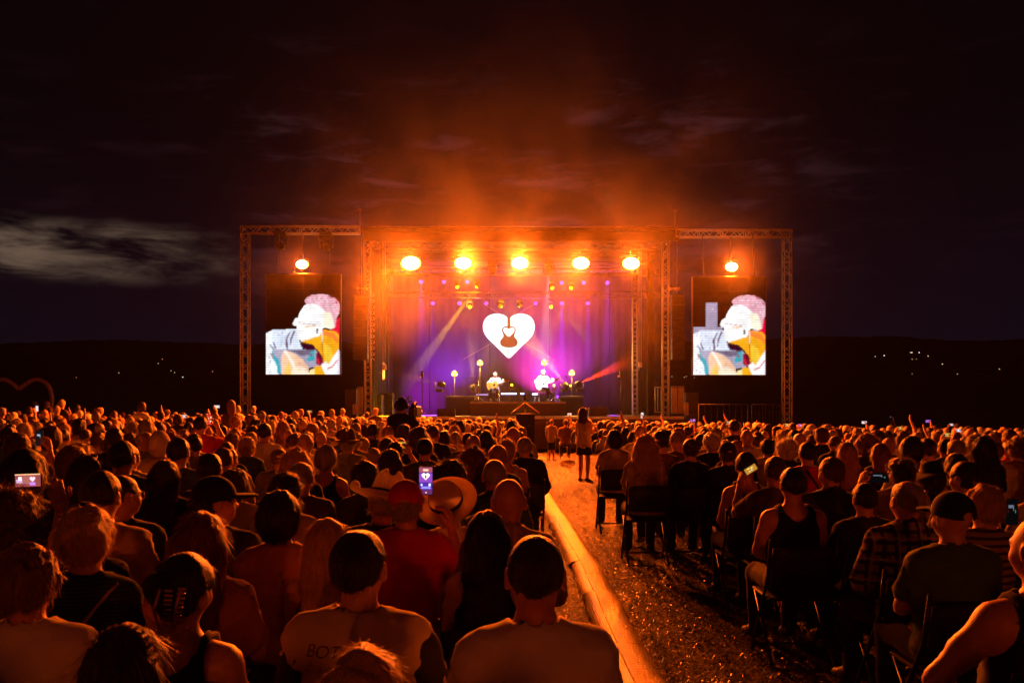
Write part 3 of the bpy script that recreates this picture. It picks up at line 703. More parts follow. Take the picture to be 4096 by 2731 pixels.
def shirt_mesh(sex, pose, kind, bulk=0.0, seed=0):
    key = ('shirt', sex, pose, kind, bulk, seed)
    if key in MESHES: return MESHES[key]
    J = pose_of(pose, sex); g = .013 if kind != 'jacket' else .024
    F = Field((-.46, -.24, .36), (.46, .50, 1.42), .0166)
    add_torso(F, J, g, bulk, sex)
    if pose in ('stand', 'camop', 'kidstand'): F.cone((0, -.01, .60), (0, -.01, .46), .15 + g, .155 + g, .05, fl=(1, 1.25, 1))
    if kind != 'tank':
        for s in 'RL':
            sh, el, wr = J['sh' + s], J['el' + s], J['wr' + s]; m = 1.0 if sex == 'm' else .88
            if kind == 'tee':
                F.cone(lerp(sh, el, -.02), lerp(sh, el, .62), .056 * m + g * .7, .056 * m + g, .03)
            else:
                F.cone(sh, el, .054 * m + g, .046 * m + g, .03); F.cone(el, lerp(el, wr, .93), .045 * m + g, .032 * m + g, .02)
    kk, G = F.near(); sd = seed * 3.7
    wr1 = vnoise(G + sd + .15 * vnoise(G + sd, 6)[..., None], (11, 11, 22)); wr2 = vnoise(G @ np.array(((.8, .6, 0), (-.6, .8, 0), (.3, 0, 1)), np.float32) + sd + 5, (9, 20, 38))
    F.D[kk] += .009 * vnoise(G + sd, (8, 8, 6)) - .012 * (1 - np.abs(wr1)) ** 3 - .009 * (1 - np.abs(wr2)) ** 3
    # folds that run from the shoulders towards the middle of the back
    F.D[kk] += .004 * np.sin((G[..., 2] * 34 + np.abs(G[..., 0]) * 55 + 3 * vnoise(G + sd, 5)))* np.clip((1.0 - G[..., 2]) * 4, 0, 1)
    if kind == 'tank':
        for sx in (-1, 1):
            F.ell((sx * (J['w'] + .035), -.01, .975), (.085, .15, .13), .006, 's')
        F.ell((0, -.05, 1.065), (.085, .12, .125), .006, 's'); F.ell((0, .06, 1.065), (.08, .10, .12), .006, 's')
    elif kind == 'collar':
        F.ell((0, .03, 1.090), (.064, .085, .052), .004, 's')
        F.cone((0, -.014, 1.025), (0, -.018, 1.070), .072, .068, .012); F.ell((0, .02, 1.115), (.058, .075, .07), .003, 's'); F.cone((0, -.012, 1.02), (0, -.008, 1.16), .0585, .0585, .002, 's')
    else:
        F.ell((0, .02, 1.093), (.074, .100, .088), .006, 's')
    if kind in ('tee', 'tank', 'collar', 'long') and pose not in ('stand', 'camop', 'kidstand'): F.plane((0, 0, .50), (0, 0, -1))
    V, Q = F.mesh(); me = npmesh('shirt', V, Q); MESHES[key] = me
    return me

def trousers_mesh(sex, pose, kind='long', bulk=0.0):
    key = ('trs', sex, pose, kind, bulk)
    if key in MESHES: return MESHES[key]
    J = pose_of(pose, sex); stand = J['anR'][2] < 0
    F = Field((-.30, -.24, -.44 if stand else .0), (.30, .62, .72), .019); g = .014
    F.ell(J['pel'], (.160 + bulk, .122 + bulk * .6, .105 + g), .05)
    if kind == 'skirt':
        F.cone((0, -.01, .52), (0, .0, .26), .155, .19, .03, fl=(1, 1.2, 1)); F.plane((0, 0, .24), (0, 0, -1)); F.rough(.006, (20, 20, 3))
    else:
        for s in 'RL':
            hp, kn, an = J['hp' + s], J['kn' + s], J['an' + s]; m = 1.0 if sex == 'm' else .9
            if kind == 'long':
                F.cone(hp, kn, .094 * m + bulk * .4, .066 * m, .04); F.cone(kn, lerp(kn, an, .92), .066 * m, .056 * m, .03)
            else: F.cone(hp, lerp(hp, kn, .92), .096 * m + bulk * .4, .082 * m, .04)
        F.rough(.005, (14, 14, 10))
    F.plane((0, 0, .60), (0, 0, 1))
    V, Q = F.mesh(); me = npmesh('trousers', V, Q); MESHES[key] = me
    return me
def shoes_mesh(sex, pose):
    key = ('shoe', sex, pose)
    if key in MESHES: return MESHES[key]
    J = pose_of(pose, sex); parts = []
    for s in 'RL':
        an, to = Vector(J['an' + s]), Vector(J['to' + s]); c = (an + to) / 2
        F = Field(c - Vector((.16, .2, .12)), c + Vector((.16, .2, .12)), .010)
        F.cone(lerp(an, to, -.25), lerp(an, to, .3), .040, .045, .02); F.cone(lerp(an, to, .2), lerp(an, to, 1.05), .045, .036, .03)
        if abs(to.z - an.z) < .08: F.plane((0, 0, min(an.z, to.z) - .045), (0, 0, -1))
        parts.append(F.mesh())
    V, Q = joinVF(parts); me = npmesh('shoes', V, Q); MESHES[key] = me
    return me

# ------------------------------------------------------------------ hair
HAIRW = dict(fringe=.19, short=.176, buzz=.166, bald=.166, balding=.172, bob=.208, long=.205, wavy=.232, curly=.275, bun=.182, pony=.182, pixie=.202, mop=.20, layered=.208)
HAIRT = dict(fringe=1.30, short=1.308, buzz=1.304, bald=1.300, balding=1.303, bob=1.318, long=1.316, wavy=1.325, curly=1.345, bun=1.312, pony=1.312, pixie=1.325, mop=1.330, layered=1.322)
def hair_mesh(style, seed=0, strands=900):
    key = ('hair', style, seed)
    if key in MESHES: return MESHES[key]
    rs = np.random.RandomState(seed * 13 + sum(map(ord, style))); c = np.array(HC)
    lo = c - (.19, .21, .48 if style in ('long', 'wavy', 'pony') else .22); hi = c + (.19, .16, .19)
    F = Field(lo, hi, .0092); E = lambda o, r, k=.02, m='u': F.ell(c + np.array(o), r, k, m)
    t = dict(fringe=.014, short=.010, buzz=.0035, balding=.006, bob=.016, long=.014, wavy=.018, curly=.03, bun=.010, pony=.010, pixie=.018, mop=.022, layered=.018)[style]
    E((0, -.004, .004), (.0775 + t, .097 + t, .093 + t), .01)
    if style in ('short', 'buzz', 'balding', 'mop', 'fringe'): E((0, -.024, -.045), (.062 + t * .7, .052 + t * .6, .072), .03)
    if style in ('bob', 'layered'): E((0, -.022, -.045), (.098, .092, .105), .04)
    if style == 'pixie': E((0, -.03, -.035), (.085, .08, .085), .03)
    if style in ('long', 'wavy'):
        wd = .052 if style == 'long' else .066; L = (.30 if seed % 2 == 0 else .36)
        for x in (-wd, 0, wd): F.cone(c + (x * .9, -.04, -.02), c + (x * 1.12, -.118, -L), .058, .045, .03, fl=(1, 1.3, 1))
        if style == 'wavy':
            for x in (-1, 1): F.cone(c + (x * .075, .0, -.04), c + (x * .10, -.03, -.22), .05, .04, .03)
        F.cone(c + (-.055, -.03, -.05), c + (-.06, -.09, -.19), .055, .05, .03); F.cone(c + (.055, -.03, -.05), c + (.06, -.09, -.19), .055, .05, .03)
    if style == 'curly': E((0, -.018, .006), (.128, .125, .122), .03); E((0, -.03, -.06), (.11, .09, .09), .03)
    if style == 'bun': E((.01 * (seed % 3 - 1), -.105, .028), (.048, .042, .046), .012)
    if style == 'pony': F.cone(c + (0, -.105, .02), c + (.01, -.135, -.10), .026, .030, .012); F.cone(c + (.01, -.135, -.10), c + (.015, -.13, -.28), .030, .010, .01)
    kk, G = F.near(); G = (G - c).astype(np.float32)
    amp, fr = dict(fringe=(.010, 30), short=(.0035, (40, 40, 18)), buzz=(.0022, 60), balding=(.002, 40), bob=(.006, (55, 30, 9)), long=(.006, (70, 50, 7)), wavy=(.016, (34, 34, 17)), curly=(.020, 30), bun=(.003, (50, 30, 20)),
                   pony=(.003, (50, 30, 20)), pixie=(.014, (34, 34, 13)), mop=(.012, 26), layered=(.009, (45, 40, 12)))[style]
    F.D[kk] += amp * vnoise(G + seed * 2.3, fr) + amp * .4 * vnoise(G + seed + 9, tuple(np.array(fr) * 2.2 * np.ones(3)))
    # open the face, free the ears, trim the nape
    fw = dict(curly=.07, wavy=.066, long=.066, bob=.068).get(style, .076)
    F.ell(c + np.array((0, .115, -.055)), (fw, .078, .105), .012, 's')
    if style in ('short', 'buzz', 'balding', 'mop', 'bun', 'pony', 'fringe'):
        for sx in (-1, 1): F.ell(c + np.array((sx * .092, .012, -.045)), (.030, .045, .058), .008, 's'); F.ell(c + np.array((sx * .085, .05, -.07)), (.05, .05, .07), .008, 's')
        F.plane(c + np.array((0, -.05, dict(fringe=-.09, short=-.060, buzz=-.055, balding=-.058, mop=-.095, bun=-.085, pony=-.085)[style])), (0, .45, -1), .004, .013)
    if style == 'fringe': F.plane(c + np.array((0, 0, .004)), (0, 0, 1))
    if style == 'balding': E((0, .0, .118), (.066, .085, .062), .006, 's')
    if style == 'pixie': F.plane(c + np.array((0, -.05, -.10)), (0, .25, -1), .006, .016)
    if style in ('bob', 'layered'): F.plane(c + np.array((0, -.05, -.135 if style == 'bob' else -.12)), (0, .1, -1), .006, .008 if style == 'bob' else .018)
    if style == 'curly': F.plane(c + np.array((0, 0, -.135)), (0, 0, -1), .02)
    V, Q = F.mesh()
    parts = [(V, Q)]
    if strands:
        # loose strands lying on and lifting off the surface, as narrow ribbons
        me0 = npmesh('tmp', V, Q); N = np.zeros(len(V) * 3, np.float32); me0.vertices.foreach_get('normal', N); N = N.reshape(-1, 3); bpy.data.meshes.remove(me0)
        q = V - c; ok = (q[:, 1] < .075)
        if style in ('short', 'balding', 'bun', 'pony'): ok &= q[:, 2] > -.075
        ids = np.where(ok)[0]; ns = int(strands * dict(short=1.0, buzz=1.6, balding=.5, curly=1.5, long=1.5, wavy=1.6, mop=1.2).get(style, 1.1)); ids = rs.choice(ids, ns)
        p = V[ids] - N[ids] * .002; n = N[ids]; q = p - c
        up = np.clip(q[:, 2:3] / .09, 0, 1)
        flow = np.array((0, 0, -1.0)) + up * (q * np.array((9, 6, 0)) + np.array((0, -.25, 0)))
        if style in ('curly', 'mop', 'fringe'): flow = flow * .4 + rs.normal(size=flow.shape) * .9
        flow = flow + rs.normal(size=flow.shape) * dict(long=.08, bob=.12, bun=.12, pony=.12, short=.35, balding=.4).get(style, .28)
        lift = np.abs(rs.normal(size=(ns, 1))) * dict(buzz=.5, fringe=.6, short=.22, balding=.15, bun=.10, pony=.10, long=.10, bob=.12, curly=.9, mop=.7, pixie=.35, wavy=.35, layered=.3)[style]
        L = rs.uniform(.6, 1.4, (ns, 1)) * dict(buzz=.010, fringe=.035, short=.018, balding=.012, bun=.035, pony=.035, long=.075, bob=.055, curly=.05, mop=.045, pixie=.04, wavy=.06, layered=.05)[style]
        wd = rs.uniform(.0006, .0016, (ns, 1)) * (1.5 if style in ('long', 'wavy', 'bob', 'layered') else 1.0)
        pts = [p]; d = None
        for k in range(3):
            tg = flow - n * (flow * n).sum(1, keepdims=True); tg /= np.linalg.norm(tg, axis=1, keepdims=True) + 1e-6
            d = tg + n * lift * (1 - k * .35) + (rs.normal(size=p.shape) * (.5 if style in ('curly', 'wavy') else .12))
            d /= np.linalg.norm(d, axis=1, keepdims=True); p = p + d * L / 3; pts.append(p)
        sv = np.cross(d, n) ; sv /= np.linalg.norm(sv, axis=1, keepdims=True) + 1e-6
        SV = []
        for k, p in enumerate(pts): ww = wd * (1 - .28 * k); SV += [p - sv * ww, p + sv * ww]
        SV = np.stack(SV, 1).reshape(-1, 3); b = (np.arange(ns) * 8)[:, None]
        SQ = np.concatenate([b + np.array([2 * k, 2 * k + 1, 2 * k + 3, 2 * k + 2]) for k in range(3)])
        parts.append((SV.astype(np.float32), SQ.astype(np.int32)))
    nb = len(parts[0][1]); V, Q = joinVF(parts); me = npmesh('hair', V, Q); MESHES[key] = me
    mi = np.zeros(len(Q), np.int32); mi[nb:] = 1; me.polygons.foreach_set('material_index', mi); me.materials.append(None); me.materials.append(None)
    return me
MESHES = {}

# ------------------------------------------------------------------ hats
def hat_mesh(kind):
    key = ('hat', kind)
    if key in MESHES: return MESHES[key]
    c = Vector(HC); mb = MB()
    def T(px=0, py=0, pz=0, rx=0, ry=0): return Matrix.Translation(c + Vector((px, py, pz))) @ Euler((R(rx), R(ry), 0)).to_matrix().to_4x4()
    if kind in ('cap', 'cap_back'):
        F = Field(np.array(c) - (.16, .26, .12), np.array(c) + (.16, .26, .16), .008)
        F.ell(np.array(c) + (0, -.004, .012), (.094, .113, .108), .01); F.plane(np.array(c) + (0, 0, -.008), (0, .12, -1)); F.ell(np.array(c) + (0, -.004, -.01), (.080, .099, .098), .003, 's')
        sy = 1 if kind == 'cap' else -1
        if kind == 'cap': F.ell(np.array(c) + (0, .135, .012), (.078, .085, .012), .006); F.ell(np.array(c) + (0, .14, -.008), (.10, .10, .014), .003, 's')
        else: F.ell(np.array(c) + (0, .135, .012), (.078, .085, .012), .006)
        F.ell(np.array(c) + (0, -.118, .0), (.036, .035, .026), .003, 's')
        V, Q = F.mesh(); me = npmesh('cap', V, Q)
    elif kind == 'straw':
        P = [(.001, .108), (.05, .112), (.078, .106), (.090, .092), (.098, .03), (.102, .004), (.14, -.004), (.180, .008), (.186, .014), (.180, .016), (.14, .006), (.094, .010)]
        mb.lathe(P, 40, T(0, -.035, .028, 30)); me = mb.mesh('straw_hat')
    elif kind == 'fedora':
        F = Field(np.array(c) - (.24, .26, .12), np.array(c) + (.24, .26, .20), .0085)
        F.cone(np.array(c) + (0, 0, .02), np.array(c) + (0, 0, .105), .104, .086, .01, fl=(1, .88, 1)); F.ell(np.array(c) + (0, .0, .165), (.024, .10, .042), .02, 's')
        F.ell(np.array(c) + (0, 0, .022), (.180, .20, .014), .012)
        for sx in (-1, 1): F.ell(np.array(c) + (sx * .185, 0, .045), (.03, .15, .022), .02)
        F.ell(np.array(c) + (0, 0, -.035), (.086, .10, .10), .003, 's')
        V, Q = F.mesh(); me = npmesh('fedora', V, Q)
    elif kind == 'sunhat':
        n = 44; V = []; Fc = []
        prof = [(.001, .118), (.055, .115), (.085, .085), (.098, .02), (.13, .0), (.18, -.022), (.20, -.038)]
        M = T(0, -.005, .015, -6)
        for r, z in prof:
            for k in range(n): a = 2 * math.pi * k / n; wv = .018 * math.sin(a * 3 + 1) * max(0, r - .1) / .1; V.append(M @ Vector((r * math.cos(a), r * math.sin(a) * 1.06, z + wv)))
        for i in range(len(prof) - 1):
            for k in range(n): Fc.append((i * n + k, i * n + (k + 1) % n, (i + 1) * n + (k + 1) % n, (i + 1) * n + k))
        mb.add(V, Fc, True); me = mb.mesh('sun_hat')
    elif kind == 'scarf':
        F = Field(np.array(c) - (.16, .2, .2), np.array(c) + (.16, .2, .18), .008)
        F.ell(np.array(c) + (0, -.006, .008), (.092, .112, .108), .01); F.ell(np.array(c) + (0, -.045, -.05), (.082, .075, .09), .03); F.rough(.006, (14, 14, 30)); F.ell(np.array(c) + np.array((0, .115, -.06)), (.07, .075, .11), .012, 's')
        V, Q = F.mesh(); me = npmesh('head_scarf', V, Q)
    MESHES[key] = me
    return me
def band_mesh(kind):
    key = ('band', kind)
    if key in MESHES: return MESHES[key]
    c = Vector(HC); mb = MB()
    if kind == 'straw': mb.lathe([(.1025, .0065), (.1005, .040)], 40, Matrix.Translation(c + Vector((0, -.035, .028))) @ Matrix.Rotation(R(30), 4, 'X'))
    else: mb.lathe([(.1085, .030), (.1065, .052)], 40, Matrix.Translation(c) @ Matrix.Scale(1.135, 4, (0, 1, 0)))
    me = mb.mesh('hat_band'); MESHES[key] = me
    return me

# ------------------------------------------------------------------ materials of people
def hairmat(name, col, tr=.12, rough=.40):
    m = mat('hair_' + name, col, rough, .5, bump=(190, .6, (1, 1, .10)), var=.55, vscale=70, sheen=.15, trans=tr)
    for n in m.node_tree.nodes:                                  # strand-wise colour: stretch the variation down the hair
        if n.type == 'TEX_NOISE' and abs(n.inputs['Scale'].default_value - 70) < 1:
            mp = [q for q in m.node_tree.nodes if q.type == 'MAPPING'][0]; m.node_tree.links.new(mp.outputs[0], n.inputs['Vector'])
    return m
HAIRC = dict(black=(.010, .007, .006), darkbrown=(.028, .014, .008), brown=(.075, .038, .02), lightbrown=(.20, .11, .055), blonde=(.46, .29, .13), grey=(.30, .27, .25), white=(.58, .55, .52), red=(.14, .03, .015))
HAIRM = {k: hairmat(k, v) for k, v in HAIRC.items()}
STRANDM = {k: mat('strand_' + k, tuple(min(.8, c * 1.5 + .03) for c in v), .35, .5, var=.4, vscale=90, trans=.55) for k, v in HAIRC.items()}  # lightened over the hair colour so loose strands give a backlit halo
SKINM = {k: mat('skin_' + k, v, .48, .5, bump=(140, .12), var=.14, vscale=25, sheen=.12) for k, v in dict(fair=(.56, .30, .20), tan=(.44, .21, .13), red=(.55, .24, .15), brown=(.25, .13, .08)).items()}
SHIRTC = dict(white=(.72, .70, .66), cream=(.60, .52, .40), black=(.014, .013, .014), charcoal=(.035, .035, .038), navy=(.018, .024, .05), red=(.55, .012, .014), pink=(.50, .22, .20), olive=(.22, .26, .07), green=(.06, .12, .035),
              blue=(.08, .15, .28), grey=(.24, .24, .24), brown=(.12, .06, .03), teal=(.03, .09, .09), darkgreen=(.018, .034, .022), beige=(.42, .32, .20))
def cloth(name):
    return mat('cloth_' + name, SHIRTC[name], .85, .15, bump=(240, .12), var=.10, vscale=6, sheen=.15)
def patterned(name, kind, c0, c1, c2=None):
    if name in MATS: return MATS[name]
    m = mat(name, c0, .85, .15, bump=(240, .12), sheen=.15); t = m.node_tree; b = t.nodes['Principled BSDF']
    g = t.nodes.new('ShaderNodeTexCoord'); sp = t.nodes.new('ShaderNodeSeparateXYZ'); t.links.new(g.outputs['Object'], sp.inputs[0])
    def wave(o, f, thr):
        a = t.nodes.new('ShaderNodeMath'); a.operation = 'MULTIPLY'; t.links.new(o, a.inputs[0]); a.inputs[1].default_value = f
        s = t.nodes.new('ShaderNodeMath'); s.operation = 'SINE'; t.links.new(a.outputs[0], s.inputs[0])
        r = t.nodes.new('ShaderNodeMapRange'); t.links.new(s.outputs[0], r.inputs[0]); r.inputs[1].default_value = thr; r.inputs[2].default_value = thr + .15; return r.outputs[0]
    def mx(f, a, bcol):
        n = t.nodes.new('ShaderNodeMix'); n.data_type = 'RGBA'; t.links.new(f, n.inputs[0])
        if isinstance(a, tuple): n.inputs[6].default_value = (*a, 1)
        else: t.links.new(a, n.inputs[6])
        n.inputs[7].default_value = (*bcol, 1); return n.outputs[2]
    if kind == 'stripe': col = mx(wave(sp.outputs[2], 260 if c2 is None else c2, .2), c0, c1)
    else:
        col = mx(wave(sp.outputs[2], 105, .35), c0, c1); col = mx(wave(sp.outputs[0], 105, .35), col, c1); col = mx(wave(sp.outputs[2], 52, .9), col, c2); col = mx(wave(sp.outputs[0], 52, .9), col, c2)
    t.links.new(col, b.inputs['Base Color'])
    return m
M_STRAW = mat('straw_weave', (.82, .66, .38), .7, .3, bump=(160, .7, (1, 1, 3)), var=.25, vscale=40, trans=.5)
M_PALEHAT = mat('pale_hat_weave', (.86, .78, .64), .7, .3, bump=(160, .7), var=.2, vscale=40, trans=.5)
TROUM = [cloth('charcoal'), cloth('navy'), cloth('black'), cloth('brown')]
M_SHOE = mat('dark_shoe', (.03, .025, .022), .5, .4)

def person(loc, s=1.0, rz=0.0, sex='m', pose='lap', head=(0, 0, 0), bulk=0.0, hair='short', hcol='brown', shirt='tee', smat='white', skin='fair', trousers=0, tkind='long', hat=None, hatm=None, band=False, seed=0, shoes=False, label='', group=None, strands=1500, full=True, name='person'):
    me = body_mesh(sex, pose, *head, bulk=bulk)
    o = bpy.data.objects.new(name, me); link(o); o.location = loc; o.rotation_euler = (0, 0, rz); o.scale = (s, s, s)
    def setm(ob, m):
        if not len(ob.data.materials): ob.data.materials.append(None)
        ob.material_slots[0].link = 'OBJECT'; ob.material_slots[0].material = m
    setm(o, SKINM[skin]); HM = head_mats(*head)
    def child(nm, mesh, m, M=None):
        c = bpy.data.objects.new(nm, mesh); link(c, o); setm(c, m)
        if M is not None: c.matrix_local = M
        return c
    if hair not in (None, 'bald'):
        hq = child('hair', hair_mesh(hair, seed % 3, strands), HAIRM[hcol], HM); hq.material_slots[1].link = 'OBJECT'; hq.material_slots[1].material = STRANDM[hcol]
    if shirt: child('shirt', shirt_mesh(sex, pose, shirt, bulk, seed % 2), cloth(smat) if isinstance(smat, str) else smat)
    if full: child('trousers', trousers_mesh(sex, pose, tkind, bulk), TROUM[trousers])
    if shoes: child('shoes', shoes_mesh(sex, pose), M_SHOE)
    if hat:
        h = child('hat', hat_mesh(hat), hatm, HM)
        if band:
            b = child('hat_band', band_mesh('straw' if hat == 'straw' else 'fedora'), cloth('black')); b.parent = h
    tag(o, label, 'person', group)
    return o

# ================================================================== video screens
def crop_poly(pts, x0, x1, y0, y1, w, h):
    return [((x - x0) / (x1 - x0) * w - w / 2, (y1 - y) / (y1 - y0) * h) for x, y in pts]
WHT, PINK, LAV, ORG, YLW, BLU = (1, 1, 1), (.95, .62, .70), (.42, .38, .52), (1, .42, .01), (1, .80, .35), (.74, .82, 1.0)
TEAL, DRK, PEACH, REDC, SKY_ = (.03, .40, .50), (.03, .0, .015), (1, .58, .38), (.75, .0, .04), (.62, .70, .95)
def face_polys(ox, oy, right):
    p = lambda *q: [(x + ox, y + oy) for x, y in q]
    L = []
    if right:
        L += [((.34, .31, .44), [(388, 850), (602, 850), (602, 905), (388, 905)]), ((.36, .32, .46), [(476, 674), (564, 674), (564, 850), (476, 850)]), ((.30, .26, .40), [(820, 850), (914, 850), (917, 1200), (820, 1200)]), ((.95, .7, .75), [(522, 714), (536, 714), (536, 727), (522, 727)])]
    L += [(LAV, p((345, 1010), (660, 1010), (690, 1060), (690, 1135), (400, 1195), (345, 1195))), ((.16, .13, .2), p((430, 1015), (655, 1018), (655, 1050), (560, 1060), (500, 1035))),
          (BLU, p((300, 895), (355, 868), (520, 866), (548, 960), (575, 985), (560, 1015), (440, 1015), (300, 1015))), ((.95, .96, 1), p((300, 1012), (345, 1012), (362, 1075), (385, 1120), (392, 1195), (300, 1195))), (WHT, p((300, 895), (350, 880), (330, 1000), (345, 1100), (330, 1195), (300, 1195))),
          (DRK, p((350, 960), (358, 960), (378, 1006), (366, 1010))), (DRK, p((322, 975), (330, 975), (360, 1010), (350, 1012))), ((.10, .02, .06), p((470, 890), (482, 885), (455, 940), (462, 1010), (448, 1012), (442, 940))), ((.10, .02, .06), p((500, 880), (515, 878), (488, 940), (480, 985), (474, 985), (478, 935))), ((.2, .08, .12), p((380, 915), (402, 905), (400, 912))),
          ((.25, .02, .06), p((330, 1040), (350, 1045), (345, 1060), (380, 1085), (376, 1110), (350, 1085))), (TEAL, p((345, 1020), (356, 1022), (362, 1060), (392, 1085), (408, 1150), (408, 1190), (385, 1192), (378, 1130), (350, 1075))), (TEAL, p((598, 1085), (628, 1030), (655, 1018), (656, 1090), (600, 1106))), ((.35, .02, .08), p((618, 1055), (640, 1040), (632, 1070))),
          (PEACH, p((412, 1060), (425, 1030), (445, 1022), (520, 1050), (570, 1090), (612, 1150), (616, 1195), (415, 1195))), ((1, .9, .82), p((428, 1022), (446, 1022), (500, 1110), (515, 1145), (505, 1150), (470, 1090))), ((1, .82, .62), p((500, 1150), (540, 1130), (590, 1150), (616, 1195), (470, 1195))), ((1, .55, .12), p((440, 1150), (470, 1100), (485, 1195), (430, 1195))),
          (ORG, p((655, 1135), (735, 1135), (735, 1195), (655, 1195))), (YLW, p((620, 1160), (655, 1150), (655, 1195), (616, 1195))),
          (DRK, p((545, 955), (640, 985), (662, 1018), (590, 1015), (555, 995))), ((.22, .0, .03), p((662, 1040), (682, 1035), (728, 1118), (700, 1135), (665, 1120))), ((.7, .02, .03), p((668, 1085), (676, 1070), (694, 1120), (684, 1128))),
          (REDC, p((800, 800), (842, 780), (838, 905), (800, 925), (770, 890))), (ORG, p((640, 925), (690, 865), (800, 880), (834, 910), (832, 1020), (800, 1070), (780, 1130), (722, 1115), (700, 1050), (640, 980), (545, 955))), ((1, .22, .03), p((705, 870), (800, 895), (830, 945), (828, 975), (780, 930), (715, 910))), ((1, .62, .04), p((715, 960), (770, 1000), (790, 1080), (770, 1120), (730, 1110))),
          ((.80, .42, .52), p((578, 660), (592, 640), (630, 618), (690, 610), (745, 614), (800, 640), (832, 672), (842, 715), (830, 760), (810, 800), (805, 850), (770, 845), (600, 700))), (WHT, p((560, 720), (580, 690), (640, 680), (690, 700), (735, 740), (745, 790), (735, 850), (700, 875), (660, 870), (530, 850), (524, 800), (545, 745))), ((1, .9, .7), p((715, 745), (770, 745), (790, 800), (800, 855), (770, 870), (718, 850))), ((.35, .0, .06), p((750, 622), (790, 636), (780, 645), (760, 634))), ((.4, .02, .1), p((800, 655), (822, 672), (826, 690), (808, 676))),
          (WHT, p((492, 828), (508, 790), (526, 782), (532, 845), (505, 845))), ((1, 1, .97), p((522, 845), (655, 850), (690, 905), (640, 930), (560, 955), (530, 935))), ((1, 1, 1), p((530, 880), (620, 860), (640, 900), (560, 945), (532, 930))), (ORG, p((575, 847), (655, 842), (660, 848), (580, 853))), ((.3, .02, .02), p((524, 818), (526, 815), (662, 835), (660, 839))),
          (WHT, p((655, 865), (680, 842), (703, 850), (708, 880), (690, 915), (665, 922), (655, 905))), ((.02, .01, .02), p((662, 870), (672, 862), (684, 872), (676, 882), (684, 890), (674, 902), (664, 892), (670, 882))), ((.3, .05, .02), p((704, 870), (709, 870), (716, 1100), (711, 1100))), ((1, 1, 1), p((707, 880), (711, 880), (712, 960), (708, 960))),
          (WHT, p((700, 1125), (735, 1100), (755, 1125), (790, 1065), (832, 1008), (840, 1195), (730, 1195))), ((.78, .72, .9), p((820, 1060), (840, 1010), (840, 1195), (815, 1195))), ((.7, .1, .12), p((740, 1150), (780, 1135), (822, 1080), (825, 1090), (785, 1145), (745, 1160)))]
    return L
def scanlines(m):
    if m.get('lines'): return
    m['lines'] = 1; t = m.node_tree; e = [n for n in t.nodes if n.type == 'EMISSION'][0]; g = t.nodes.new('ShaderNodeTexCoord'); w1 = t.nodes.new('ShaderNodeTexWave'); w1.bands_direction = 'Z'; w1.inputs['Scale'].default_value = 3.6; w1.inputs['Distortion'].default_value = 0
    t.links.new(g.outputs['Object'], w1.inputs[0]); r = t.nodes.new('ShaderNodeMapRange'); t.links.new(w1.outputs[1], r.inputs[0]); r.inputs[3].default_value = .80; r.inputs[4].default_value = 1.30; t.links.new(r.outputs[0], e.inputs[1])
